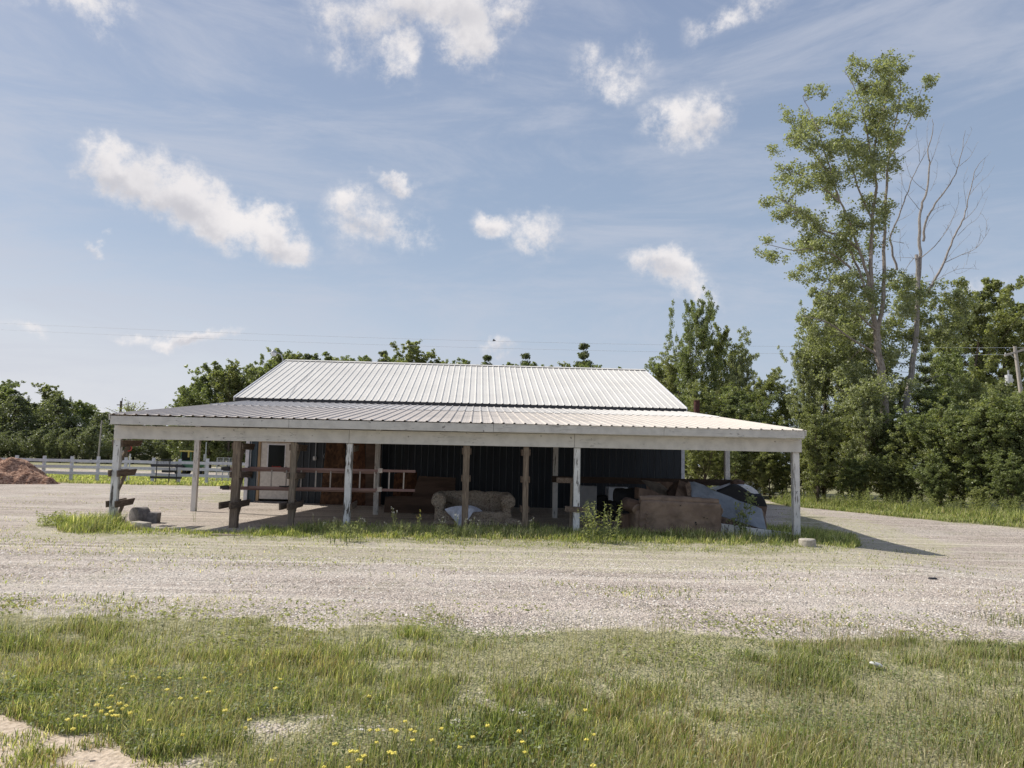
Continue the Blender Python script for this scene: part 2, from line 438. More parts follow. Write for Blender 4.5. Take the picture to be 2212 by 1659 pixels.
# ------------------------------------------------------------------ leaves and blades
def leaf_mesh(name, P, size, cols, up=.5, elong=1.25, seed=0):
    """P (N,3) leaf positions; each leaf a small folded diamond"""
    r = np.random.default_rng(seed); N = len(P)
    n = r.normal(size=(N, 3)); n[:, 2] = np.abs(n[:, 2]) + up; n /= np.linalg.norm(n, axis=1)[:, None]
    t = r.normal(size=(N, 3)); t -= n * (t * n).sum(1)[:, None]; t /= np.linalg.norm(t, axis=1)[:, None]
    b = np.cross(n, t)
    s = size * (.6 + .8 * r.random(N))[:, None]
    fold = n * s * .14
    v0 = P - t * s * .5 * elong; v2 = P + t * s * .5 * elong
    v1 = P + b * s * .42 + fold; v3 = P - b * s * .42 + fold
    V = np.stack([v0, v1, v2, v3], 1).reshape(-1, 3)
    F = np.arange(4 * N)
    C = np.repeat(cols, 4, 0)
    return np_mesh(name, V, F, np.full(N, 4, np.int32), C)
GREENS = {
 'olive': ((.37, .385, .20), (.145, .165, .082)),
 'mid':   ((.32, .355, .185), (.125, .15, .078)),
 'dark':  ((.27, .29, .185), (.115, .13, .082)),
 'pale':  ((.44, .455, .29), (.18, .20, .115)),
 'light': ((.40, .41, .20), (.18, .20, .090)),
 'pine':  ((.20, .22, .13), (.085, .10, .058)),
}
def leaf_cols(n, kind, r, clump=None):
    a, b = [np.array(c) for c in GREENS[kind]]
    k = r.random(n) * .75
    if clump is not None: k = np.clip(k + clump * .5, 0, 1)
    c = a[None] * (1 - k[:, None]) + b[None] * k[:, None]
    return c * (.85 + .3 * r.random(n))[:, None]

def tree_meshes(name, shape, H, R, n, leaf, kind, seed, base=.25, lean=(0, 0), barkr=None):
    """returns trunk mesh builder and leaf mesh for a tree of height H and crown radius R"""
    r = np.random.default_rng(seed); rr = random.Random(seed)
    mb = MB(); cl = []; spread = []
    tr = barkr or H * .013
    def trunk_pt(t):
        return Vector((lean[0] * t * t * H + .02 * H * math.sin(3 * t + seed), lean[1] * t * t * H + .015 * H * math.sin(4 * t + seed * 2), H * t))
    if shape == 'shrub':
        for i in range(9):
            a = rr.uniform(0, 6.28); l = rr.uniform(.5, 1) * R * .8; h = rr.uniform(.6, 1) * H * .85
            p0 = Vector((0, 0, -.05)); p1 = Vector((math.cos(a) * l * .35, math.sin(a) * l * .35, h * .55)); p2 = Vector((math.cos(a) * l, math.sin(a) * l, h))
            mb.tube([p0, p1, p2], [tr, tr * .6, tr * .2], 5)
        for i in range(int(34)):
            a = rr.uniform(0, 6.28); q = rr.random() ** .5; z = rr.random()
            rad = R * q * math.sqrt(max(0, 1 - (z * .92) ** 2.6))
            cl.append((math.cos(a) * rad, math.sin(a) * rad, .1 + z * H * .93)); spread.append(.16 * R + .12 * H * rr.random())
    elif shape == 'cone':
        mb.tube([trunk_pt(t) for t in (0, .3, .6, 1)], [tr, tr * .75, tr * .45, tr * .08], 6)
        lev = int(H * 1.5)
        for i in range(lev):
            t = base + (1 - base) * (i + .5) / lev
            rad = R * (1 - t) ** .8 / (1 - base) ** .8 + .12
            for k in range(6):
                a = k * 1.047 + i * .6 + rr.uniform(-.3, .3); L = rad * rr.uniform(.6, 1.12)
                p = trunk_pt(t); e = p + Vector((math.cos(a) * L, math.sin(a) * L, L * rr.uniform(-.12, .3)))
                mb.tube([p, e], [tr * .22 * (1.1 - t), .008], 3, False)
                for q in (.3, .6, .9):
                    cl.append(tuple(p.lerp(e, q))); spread.append(.09 * R + .13 * L)
    elif shape.startswith('mass'):
        mb.tube([trunk_pt(t) for t in (0, .2, .4, .6, .8, .95)], [tr * 1.25, tr, tr * .8, tr * .55, tr * .3, tr * .08], 7)
        cone = 'cone' in shape; tall = 'tall' in shape
        T3 = r.random((24, 24, 24))
        def n3(p, f):
            p = p * f + 100; i = np.floor(p).astype(int); q = p - i; q = q * q * (3 - 2 * q); o = 0
            for a in (0, 1):
                for b in (0, 1):
                    for c in (0, 1):
                        w = (q[:, 0] if a else 1 - q[:, 0]) * (q[:, 1] if b else 1 - q[:, 1]) * (q[:, 2] if c else 1 - q[:, 2])
                        o = o + w * T3[(i[:, 0] + a) % 24, (i[:, 1] + b) % 24, (i[:, 2] + c) % 24]
            return o
        M_ = n * 4
        t = base + (1 - base) * r.random(M_) ** 1.05; tt = (t - base) / (1 - base)
        prof = (1 - tt) ** .85 if cone else np.sin(np.pi * np.clip(tt * (.86 if not tall else .9) + (.14 if not tall else .10), 0, 1)) ** (.75 if not tall else .9)
        a = r.random(M_) * 6.283; ca, sa = np.cos(a), np.sin(a)
        lob = n3(np.stack([ca * 1.3, sa * 1.3, t * H * .45], 1), 1.0)
        rad = R * prof * (.60 + .78 * lob) + .05
        q = r.random(M_) ** .42
        zt = np.minimum(t * H + (lob - .5) * .10 * H, H)
        P = np.stack([ca * rad * q + lean[0] * t * t * H, sa * rad * q + lean[1] * t * t * H, zt], 1)
        f = 4.2 / R
        d1 = n3(P * np.array([1, 1, .6]), f) * .6 + n3(P * np.array([1, 1, .7]) + 7, f * 2.3) * .4
        keep = r.random(M_) < np.clip((d1 - .46) * 11, 0.015, 1)
        P = P[keep][:int(n * .86)]; cshade = (d1[keep][:len(P)] - .56) * -3.2
        SP = []
        for i in range(int(40)):          # upright shoots that break the outline
            j = rr.randrange(len(P)); p = Vector(P[j]); p.x *= .95
            L = (.07 + .08 * rr.random()) * H * (.5 + .6 * p.z / H)
            e = p + Vector((rr.gauss(0, .25) * L + lean[0] * L * 4, rr.gauss(0, .25) * L, L * rr.uniform(.6, 1)))
            if e.z > H * 1.02: e.z = H * 1.02
            m2 = int(n * .14 / 34)
            for _ in range(m2):
                u_ = rr.random(); w_ = .035 * R * (1.3 - u_) + .02
                SP.append(tuple(p.lerp(e, u_) + Vector((rr.gauss(0, w_), rr.gauss(0, w_), rr.gauss(0, w_)))))
            b0 = trunk_pt(max(.1, p.z / H - .18)); mb.tube([b0, p, e], [tr * .28, tr * .14, .006], 4, False)
        P = np.concatenate([P, np.array(SP)]); P[:, 2] = np.maximum(P[:, 2], .03)
        cs = np.concatenate([cshade, np.zeros(len(SP)) - .15])
        return mb, leaf_mesh(name, P, leaf, leaf_cols(len(P), kind, r, cs), seed=seed + 5)
    else:
        mb.tube([trunk_pt(t) for t in (0, .2, .4, .6, .8, .97)], [tr * 1.25, tr, tr * .8, tr * .55, tr * .3, tr * .08], 7)
        nb = 34 if shape != 'tall' else 38
        for i in range(nb):
            t = base + (.97 - base) * (i + rr.random()) / nb
            prof = math.sin(math.pi * min(1, ((t - base) / (1 - base)) * .80 + .20)) ** .65
            if shape == 'tall': prof = .35 + .65 * prof
            L = R * prof * rr.uniform(.5, 1.22) + .15
            a = rr.uniform(0, 6.28); up = rr.uniform(.6, 1.7)
            p = trunk_pt(t); d = Vector((math.cos(a) + lean[0] * 1.2, math.sin(a), up)).normalized()
            m_ = p + d * L * .5 + Vector((0, 0, .04 * L)); e = p + d * L + Vector((lean[0] * L * .6, 0, .22 * L))
            mb.tube([p, m_, e], [tr * .38 * (1.15 - t), tr * .22 * (1.15 - t), .012], 4, False)
            for q in (.35, .6, .8, 1.0):
                c = p.lerp(m_, q * 2) if q < .5 else m_.lerp(e, q * 2 - 1)
                jit = .16 * L
                c = c + Vector((rr.uniform(-jit, jit), rr.uniform(-jit, jit), rr.uniform(-jit, jit)))
                cl.append(tuple(c)); spread.append((.05 * R + .05 * L) * (1.2 - .45 * q))
                if q > .5 or rr.random() < .5:        # side sprays off each limb
                    for _ in range(2):
                        dd = Vector((rr.gauss(0, 1), rr.gauss(0, 1), rr.uniform(.1, 1.6))).normalized() * L * rr.uniform(.22, .42)
                        c2 = c + dd; mb.tube([c, c2], [tr * .09, .006], 3, False)
                        cl.append(tuple(c.lerp(c2, .6))); spread.append(.035 * R + .03 * L)
                        cl.append(tuple(c2)); spread.append(.03 * R + .02 * L)
        cl.append(tuple(trunk_pt(.97))); spread.append(.045 * R)
    cl = np.array(cl); spread = np.array(spread)
    wts = spread ** 1.6; idx = r.choice(len(cl), n, p=wts / wts.sum())
    off = r.normal(size=(n, 3)); off /= np.linalg.norm(off, axis=1)[:, None]
    P = cl[idx] + off * (spread[idx] * 1.35 * r.random(n) ** .45)[:, None] * np.array([1, 1, .78])
    P[:, 2] = np.maximum(P[:, 2], .04)
    ct = r.random(len(cl))
    cols = leaf_cols(n, kind, r, (ct[idx] - .5))
    return mb, leaf_mesh(name, P, leaf, cols, seed=seed + 5)

PROTO = {}
def proto(key, *a, bark='bark_dark', **k):
    mb, lm = tree_meshes(key + '_leaves', *a, **k)
    me = bpy.data.meshes.new(key + '_wood'); me.from_pydata([tuple(v) for v in mb.v], [], mb.f); me.update()
    me.materials.append(M[bark]); lm.materials.append(M['leaf'])
    me.polygons.foreach_set('use_smooth', [True] * len(me.polygons))
    PROTO[key] = (me, lm, a[1])
def plant_tree(key, loc, H, rot, label, cat='tree', group=None, name='tree', wx=1.0):
    wood, lm, H0 = PROTO[key]
    t = thing(name, label, cat, loc, group)
    s = H / H0; t.scale = (s * wx, s * wx, s); t.rotation_euler = (0, 0, rot)
    for nm, me in (('trunk', wood), ('crown', lm)):
        o = bpy.data.objects.new(nm, me); COL.objects.link(o); o.parent = t
    return t

proto('oak_near', 'oval', 8, 2.7, 36000, .088, 'mid', seed=3, base=.06)
proto('oak_near2', 'oval', 8, 2.9, 36000, .088, 'olive', seed=13, base=.06)
proto('poplar_near', 'tall', 9, 2.2, 30000, .082, 'olive', seed=4, base=.12, bark='bark')
proto('pale_near', 'oval', 7.5, 2.3, 34000, .080, 'pale', seed=8, base=.08)
proto('windy', 'oval', 10, 2.8, 34000, .105, 'olive', seed=9, base=.1, lean=(.14, 0))
proto('pine_near', 'cone', 9, 1.8, 16000, .085, 'pine', seed=10, base=.1)
proto('far_oak', 'mass', 9, 2.9, 15000, .16, 'dark', seed=21, base=.04)
proto('far_oak2', 'oval', 9, 3.1, 16000, .16, 'mid', seed=22, base=.04)
proto('far_poplar', 'tall', 9, 2.4, 15000, .15, 'olive', seed=23, base=.05)
proto('far_pine', 'cone', 9, 1.9, 12000, .14, 'pine', seed=24, base=.1)
proto('bush_tall', 'oval', 5, 2.3, 34000, .078, 'olive', seed=41, base=.03)
proto('bush_tall2', 'oval', 5, 2.4, 34000, .078, 'mid', seed=42, base=.03)
proto('bush_tall3', 'oval', 5, 2.2, 34000, .078, 'light', seed=43, base=.03)
proto('shrub', 'shrub', 3, 1.8, 19000, .066, 'olive', seed=31, barkr=.02)
proto('shrub_light', 'shrub', 3, 1.7, 19000, .066, 'light', seed=32, barkr=.02)
proto('shrub_dark', 'shrub', 3, 1.9, 19000, .066, 'mid', seed=33, barkr=.02)
ORD = ['first', 'second', 'third', 'fourth', 'fifth', 'sixth', 'seventh', 'eighth', 'ninth', 'tenth', 'eleventh', 'twelfth', 'thirteenth', 'fourteenth', 'fifteenth', 'sixteenth', 'seventeenth', 'eighteenth', 'nineteenth', 'twentieth', 'twenty-first', 'twenty-second', 'twenty-third', 'twenty-fourth', 'twenty-fifth', 'twenty-sixth', 'twenty-seventh', 'twenty-eighth', 'twenty-ninth', 'thirtieth']

def tree_px(key, px, ptop, Y, label, zb=0, name='tree', cat='tree', group=None, wx=1.0, rot=None):
    top = AT(px, ptop, Y)
    return plant_tree(key, (top.x, Y, zb), top.z - zb, random.uniform(0, 6.28) if rot is None else rot, label, cat, group, name, wx)

# ------------------------------------------------------------------ trees, left and far
xs = [-60, -25, 8, 38, 72, 104, 128, 160, 196, 232, 262, 296, 330, 366, 400, 436, 470, 500, 530]
tops = [842, 850, 838, 856, 872, 846, 858, 878, 884, 892, 905, 915, 925, 930, 925, 935, 930, 920, 930]
kinds = ['far_oak', 'far_poplar', 'far_oak2', 'far_oak', 'far_oak', 'far_poplar', 'far_oak', 'far_oak2', 'far_oak2', 'far_oak', 'far_oak2', 'far_poplar', 'far_oak2', 'far_oak', 'far_poplar', 'far_oak2', 'far_oak', 'far_pine', 'far_oak']
for i, (x, t, k) in enumerate(zip(xs, tops, kinds)):
    tree_px(k, x, t, 118 + (i * 37 % 11), 'tree of the far left treeline beyond the fence, %s from the left edge' % ORD[i], group='far treeline beyond the fence', name='broadleaf_tree' if 'pine' not in k else 'pine_tree', wx=1.25)
xs = [-50, -15, 22, 58, 95, 132, 168, 204, 240, 290, 340, 390, 440, 480]
for i, x in enumerate(xs):
    tree_px('far_oak', x, 905 + (i * 29 % 31), 108 + (i * 13 % 7), 'low dark tree at the foot of the far left treeline, %s from the left' % ORD[i], group='low trees at the foot of the far treeline', name='broadleaf_tree', wx=1.7)
lc = [(392, 842, 'far_oak2'), (420, 812, 'far_oak'), (452, 796, 'far_oak2'), (486, 794, 'far_poplar'), (516, 806, 'far_oak2'), (548, 792, 'far_oak'), (575, 772, 'far_oak2'), (604, 772, 'far_poplar')]
for i, (x, t, k) in enumerate(lc):
    tree_px(k, x + 14, t + 12, 74 + (i * 5 % 7), 'broadleaf tree behind the white roof\'s left gable, %s from its clump\'s left' % ORD[i], group='trees behind the left gable', name='broadleaf_tree')
rc = []
for i in range(23):
    x = 640 + i * 32 + (i * 17 % 11) - 5; yr = 778 + (x - 617) * .0286
    rc.append((x, yr - (0, -6, 4, -9, -2, 1, -12, 3, -5)[i % 9] + (18 if x > 930 else 14), 'far_oak2' if i % 3 else 'far_poplar'))
rc += [(662, 762, 'far_pine'), (832, 755, 'far_pine'), (893, 764, 'far_poplar'), (1052, 765, 'far_pine'), (1140, 760, 'far_pine'), (1256, 739, 'far_pine')]
rc.sort()
for i, (x, t, k) in enumerate(rc):
    tree_px(k, x, t, 74 + (i * 7 % 13), '%s treetop showing above the white roof ridge, %s from the left' % ('pointed' if 'pine' in k else 'rounded', ORD[i]), group='treetops above the roof ridge', name='pine_tree' if 'pine' in k else 'broadleaf_tree', wx=.8 if 'pine' in k else 1)
rt = [(1506, 684, 47, 'oak_near', 'tallest broadleaf tree just right of the white roof, above the rusty pipe', .5),
      (1470, 792, 50, 'poplar_near', 'smaller broadleaf tree leaning on the left of the tallest one beside the roof', 1),
      (1444, 806, 52, 'oak_near', 'low rounded tree right beside the right gable of the roof', 1),
      (1556, 752, 49, 'oak_near', 'shorter broadleaf tree right of the tallest one beside the roof', .75),
      (1598, 780, 46, 'pale_near', 'pale thin tree between the roof end and the power line gap', .5),
      (1652, 832, 44, 'oak_near', 'low dense tree above the right corner of the lean-to roof', .9),
      (1590, 862, 40, 'oak_near', 'dense tree behind the right half of the lean-to roof', 1.1),
      (1520, 858, 41, 'oak_near', 'dense tree behind the rusty pipe', 1.1),
      (1700, 858, 45, 'poplar_near', 'low tree in the gap left of the big pale poplar', 1),
      (1778, 660, 39, 'pale_near', 'big pale leafy tree left of the tall split trunk', .62),
      (1838, 690, 41, 'pale_near', 'pale leafy tree directly behind the tall split trunk', .8),
      (1738, 775, 38, 'pale_near', 'pale airy young tree at the left of the tall trunks', .55),
      (1862, 800, 39, 'pale_near', 'rounded tree filling the space behind the two trunks', 1),
      (2000, 742, 40, 'pine_near', 'narrow pointed tree right of the leaning dead trunk', .75),
      (2042, 790, 44, 'oak_near', 'dense tree between the dead trunk and the utility pole', .75),
      (2092, 628, 66, 'windy', 'tall tree bent by the wind left of the utility pole', .9),
      (2150, 676, 68, 'windy', 'tall wind-bent tree behind the utility pole transformer', .95),
      (2205, 706, 70, 'windy', 'tall wind-bent tree at the right edge of the picture', .8),
      (2040, 700, 69, 'windy', 'wind-bent tree beside the crown of the dead tree', .7),
      (1925, 850, 39, 'oak_near', 'low dense tree at the foot of the dead trunk', 1.2),
      (2050, 862, 38.5, 'oak_near', 'dark round tree right of the dead trunk base', 1.3),
      (2110, 856, 34, 'oak_near', 'dark dense tree below the transformer', .95),
      (2160, 902, 30, 'oak_near', 'dark dense tree in front of the utility pole', 1.3),
      (2250, 860, 30, 'oak_near', 'dark tree cut by the right edge of the picture', 1.3),
      (1868, 842, 34.5, 'pale_near', 'short pale tree in front of the tall split trunk', .75),
      (1760, 900, 34, 'oak_near', 'short dense tree above the right end of the eave', 1.1)]
for n_, (x, t, Y, k, lab, wx) in enumerate(rt):
    if k == 'oak_near' and n_ % 2: k = 'oak_near2'
    tree_px(k, x, t, Y, lab, group='trees along the right side', name='broadleaf_tree' if 'pine' not in k else 'pine_tree', wx=wx,
            rot=(0.1 if k == 'windy' else None))
sh = []
for i, (px, py, top, k) in enumerate([
    (1492, 1066, 985, 'shrub_dark'), (1530, 1068, 975, 'shrub'), (1560, 1070, 990, 'shrub_dark'), (1600, 1072, 968, 'shrub'), (1640, 1076, 960, 'shrub_light'), (1672, 1080, 985, 'shrub'),
    (1700, 1076, 1012, 'shrub_light'), (1745, 1082, 985, 'shrub_light'), (1790, 1084, 955, 'shrub_light'), (1835, 1086, 935, 'shrub'), (1880, 1090, 925, 'shrub'),
    (1925, 1092, 950, 'shrub'), (1965, 1096, 930, 'shrub_dark'), (2010, 1100, 940, 'shrub_dark'), (2055, 1104, 925, 'shrub_dark'), (2100, 1106, 915, 'shrub_dark'), (2150, 1110, 925, 'shrub_dark'), (2200, 1112, 905, 'shrub_dark'), (2255, 1116, 905, 'shrub_dark'),
    (1770, 1080, 1010, 'shrub'), (1860, 1094, 1010, 'shrub_dark'), (1950, 1098, 1015, 'shrub'), (2040, 1106, 1020, 'shrub_dark'), (2142, 1114, 1062, 'shrub_light'), (2205, 1116, 1010, 'shrub_dark')]):
    g = G(px, py); top_ = AT(px, top, g.y + .6)
    plant_tree({'shrub': 'bush_tall', 'shrub_light': 'bush_tall3', 'shrub_dark': ('bush_tall2', 'bush_tall')[i % 2]}[k], (g.x, g.y + .6, -.05), top_.z + .05, random.uniform(0, 6), 'leafy %s shrub in the right hedge, %s from the left' % ({'shrub': 'olive', 'shrub_light': 'bright green', 'shrub_dark': 'dark green'}[k], ORD[i]) if i < 19 else 'low %s shrub before the right hedge, %s low one from the left' % ({'shrub': 'olive', 'shrub_light': 'bright green', 'shrub_dark': 'dark green'}[k], ORD[i - 19]),
               'shrub', 'shrubs of the right hedge', 'shrub', wx=1.05 if top_.z > 2.2 else 1.3)

# ------------------------------------------------------------------ the two tall trees, limb by limb
def ZP(zx, zy, Y):
    return AT((2200 + zx / 1.843) * .72, (100 + zy / 1.843) * .72, Y)
def limb(mb, pts, r0, r1, Y, dy=0.0, n=8, jitter=.03):
    P = []
    for i, (a, b) in enumerate(pts):
        P.append(ZP(a, b, Y + dy * i / max(1, len(pts) - 1)))
    Q = []
    for i in range(len(P) - 1):                       # Catmull-Rom, so limbs curve
        p0 = P[max(i - 1, 0)]; p1 = P[i]; p2 = P[i + 1]; p3 = P[min(i + 2, len(P) - 1)]
        for k in range(4):
            t = k / 4
            Q.append(.5 * ((2 * p1) + (p2 - p0) * t + (2 * p0 - 5 * p1 + 4 * p2 - p3) * t * t + (3 * p1 - p0 - 3 * p2 + p3) * t ** 3))
    Q.append(P[-1])
    Q = [q + Vector((random.uniform(-1, 1), random.uniform(-1, 1), 0)) * jitter * (0 if i == 0 else 1) for i, q in enumerate(Q)]
    m_ = len(Q) - 1; r0 *= 1.15; r1 *= 1.1
    mb.tube(Q, [r0 + (r1 - r0) * (i / m_) ** .8 for i in range(m_ + 1)], n)
    return Q
YT = 36.0
base_t = AT(1908, 1075, YT); base_t.z = 0
tall = thing('cottonwood_tree', 'tall sparse living tree with a trunk forked halfway up, right of the shed', 'tree', (base_t.x, YT, 0))
mb = MB(); TW = []
def Lm(*a, **k):
    q = limb(mb, *a, **k); TW.extend(q); return q
Lm([(858, 2640), (850, 2290), (835, 2100), (822, 1900), (800, 1760), (795, 1650)], .22, .155, YT)
Lm([(795, 1650), (770, 1540), (762, 1380), (762, 1200), (772, 1000), (790, 850), (778, 700), (800, 520), (850, 350), (885, 150)], .125, .016, YT, 0)
Lm([(795, 1650), (825, 1500), (832, 1300), (836, 1100), (846, 850), (862, 680), (890, 520), (925, 330), (915, 230)], .105, .016, YT, .9)
Lm([(760, 1440), (735, 1320), (690, 1180), (645, 1050), (590, 930), (545, 790), (500, 640), (450, 500), (385, 350)], .075, .012, YT, -1.0)
Lm([(700, 1200), (600, 1120), (500, 1090), (380, 990), (230, 900)], .06, .012, YT, -1.5)
Lm([(650, 1300), (560, 1230), (440, 1190), (330, 1200), (160, 1160)], .05, .01, YT, -1.8)
Lm([(752, 1480), (690, 1300), (640, 1200), (560, 1150), (430, 1060), (300, 960)], .06, .012, YT, .8)
Lm([(545, 790), (470, 700), (400, 590), (270, 585)], .04, .008, YT - .5, -.5)
Lm([(590, 930), (480, 840), (380, 790), (270, 740)], .04, .008, YT - .5, .5)
Lm([(775, 720), (740, 560), (700, 380), (620, 210)], .05, .01, YT, -.8)
Lm([(765, 1020), (700, 880), (640, 700), (600, 540), (590, 410)], .05, .01, YT, .7)
Lm([(862, 690), (920, 600), (975, 480), (1020, 380), (1045, 290)], .04, .008, YT, .6)
Lm([(795, 1650), (700, 1560), (600, 1490), (450, 1400)], .06, .01, YT, -1.2)
Lm([(800, 1780), (640, 1680), (520, 1600), (380, 1560)], .06, .012, YT, -1.6)
mb.tube([ZP(520, 1905, YT - 1), ZP(610, 1985, YT - .7), ZP(700, 2040, YT - .3), ZP(800, 2090, YT)], [.01, .02, .03, .05], 5)
mb.build('trunk', M['bark'], tall, smooth=True)
ell = [(890, 165, 35, 40), (930, 200, 25, 35), (825, 200, 40, 35), (640, 215, 32, 40), (650, 260, 35, 30), (730, 240, 60, 45), (880, 250, 45, 50), (780, 290, 60, 40), (700, 320, 60, 45), (880, 320, 60, 45), (1045, 290, 24, 35), (1020, 350, 32, 32), (970, 385, 45, 25), (760, 380, 90, 55), (880, 410, 60, 55), (960, 460, 50, 55), (600, 405, 30, 32), (610, 470, 60, 40), (560, 520, 70, 40), (700, 470, 90, 55), (830, 490, 80, 50), (930, 540, 45, 45), (770, 560, 90, 55), (620, 580, 80, 50), (860, 610, 60, 60), (720, 640, 80, 50), (640, 680, 70, 50), (790, 700, 70, 50), (840, 760, 45, 55), (740, 740, 60, 55), (390, 355, 32, 30), (435, 380, 22, 30), (310, 405, 32, 25), (380, 430, 60, 35), (420, 490, 65, 40), (370, 530, 55, 35), (440, 540, 50, 30), (270, 590, 35, 32), (340, 600, 60, 30), (410, 610, 50, 30), (320, 660, 55, 28), (400, 690, 70, 40), (480, 700, 60, 45), (290, 740, 45, 25), (360, 760, 70, 40), (460, 770, 80, 50), (540, 790, 70, 55), (420, 840, 60, 35), (520, 860, 80, 45), (600, 860, 50, 40), (260, 830, 50, 30), (240, 880, 50, 30), (300, 910, 60, 40), (220, 960, 40, 30), (280, 1000, 70, 40), (370, 960, 70, 40), (420, 1010, 60, 40), (350, 1050, 50, 25), (420, 1080, 60, 40), (500, 1060, 60, 40), (590, 1040, 60, 40), (640, 1080, 60, 50), (480, 1140, 70, 45), (570, 1140, 80, 50), (380, 1150, 55, 35), (650, 1160, 70, 60), (170, 1165, 32, 16), (215, 1180, 50, 20), (290, 1205, 55, 22), (180, 1245, 35, 10), (350, 1225, 40, 20), (430, 1210, 70, 45), (520, 1230, 80, 50), (610, 1230, 60, 50), (470, 1275, 60, 30), (370, 1310, 22, 22), (330, 1345, 25, 14), (690, 1050, 50, 60), (750, 1080, 60, 50), (800, 1140, 45, 60), (740, 1180, 50, 50), (770, 930, 60, 55), (850, 950, 35, 45), (810, 1010, 35, 45), (690, 830, 60, 50), (620, 760, 50, 40), (480, 1340, 50, 35), (540, 1390, 80, 40), (620, 1360, 60, 45), (700, 1350, 60, 50), (790, 1310, 60, 45), (870, 1330, 45, 40), (820, 1400, 70, 50), (650, 1440, 70, 45), (560, 1450, 60, 40), (500, 1500, 60, 35), (720, 1470, 60, 50), (850, 1480, 80, 60), (420, 1560, 50, 30), (500, 1580, 80, 40), (620, 1540, 80, 45), (930, 1540, 60, 50), (600, 1640, 110, 60), (480, 1660, 80, 50), (720, 1650, 80, 60), (860, 1620, 80, 60), (700, 1760, 110, 60), (560, 1760, 90, 60), (860, 1760, 90, 70), (640, 1880, 120, 70), (800, 1900, 110, 70), (720, 2000, 110, 70), (840, 1980, 60, 60), (900, 2040, 60, 50), (780, 2080, 90, 50), (600, 2060, 90, 60), (940, 1960, 40, 40)]
r = np.random.default_rng(77)
def behind(x, y): return (y > 1300 and (740 < x < 870 or 970 < x < 1080)) or (y > 1620 and y < 1900)
def ell_leaves(ell, YT, size, dens, kind, seed, wood, parent, twigs):
    P = []; cl = []
    for (x, y, rx, ry) in ell:
        c = ZP(x, y, YT); k = YT / (FP * 1.843 * .72 / .72 / (2.56 / 1.843) ) if False else YT / (FP) * (.72 / 1.843)
        ax, az = rx * k, ry * k; c.y = YT + (r.uniform(.35, 1.6) if behind(x, y) else r.uniform(-1, 1) * 1.4)
        nsub = max(7, int(ax * az * 135))
        for _ in range(nsub):                          # small sprays of leaves, gaps between them
            a = r.normal(size=3) * .55; s = c + Vector((a[0] * ax, a[1] * (ax + az) * .5, a[2] * az))
            n = int(dens * (.4 + 1.1 * r.random()))
            off = r.normal(size=(n, 3)) * np.array([.105, .105, .09])
            P.append(np.array(s)[None] + off); cl.append(np.full(n, r.random() - .5))
            if r.random() < twigs:
                w = min(wood, key=lambda q: (q - s).length_squared)
                if (w - s).length < 1.2:
                    mid = w.lerp(s, .5) + Vector((0, 0, .06))
                    TWG.tube([w, mid, s], [.014, .009, .004], 3, False)
    P = np.concatenate(P); cl = np.concatenate(cl)
    o0 = np.array(ORIG[parent.name])
    lm = leaf_mesh('crown', P - o0, size, leaf_cols(len(P), kind, r, cl), up=.3, elong=1.1, seed=seed)
    return link('crown', lm, M['leaf'], parent)
TWG = MB()
ell_leaves(ell, YT, .092, 26, 'pale', 5, TW, tall, .16)
TWG.build('twigs', M['bark_dark'], tall)['kind'] = 'stuff'

dead = thing('dead_tree', 'leaning half dead tree with bare branches spread against the sky, right of the tall tree', 'tree', (AT(1947, 1060, YT + 1).x, YT + 1, 0))
YD = YT + 1.0
mb = MB(); TW = []
def Zs(zx, zy): # second zoom frame -> first
    px = (2272 + zx / 2.074) * .72; py = (800 + zy / 2.074) * .72
    return ((px / .72 - 2200) * 1.843, (py / .72 - 100) * 1.843)
Lm([Zs(870, 1620), Zs(895, 1290), Zs(905, 1080), Zs(925, 880), Zs(960, 660), Zs(985, 450), Zs(1000, 200)], .19, .10, YD)
Lm([Zs(1000, 200), (1018, 1420), (1022, 1330), (1015, 1225)], .10, .075, YD)
Lm([(1020, 1420), (1032, 1250), (1030, 1100), (1040, 960), (1070, 870), (1085, 740), (1078, 640), (1105, 540), (1100, 475)], .085, .008, YD, .5, 6)
Lm([(1050, 1150), (1065, 1040), (1120, 940), (1180, 860), (1240, 750), (1265, 640), (1285, 535)], .055, .006, YD, -.6, 6)
Lm([(1080, 1430), (1110, 1370), (1165, 1270), (1215, 1140), (1265, 1040), (1290, 960), (1320, 820), (1345, 740), (1390, 690)], .07, .006, YD, .8, 6)
Lm([(905, 1310), (870, 1140), (905, 1040), (945, 930), (985, 820), (1030, 720), (1070, 650)], .05, .008, YD, -.5, 6)
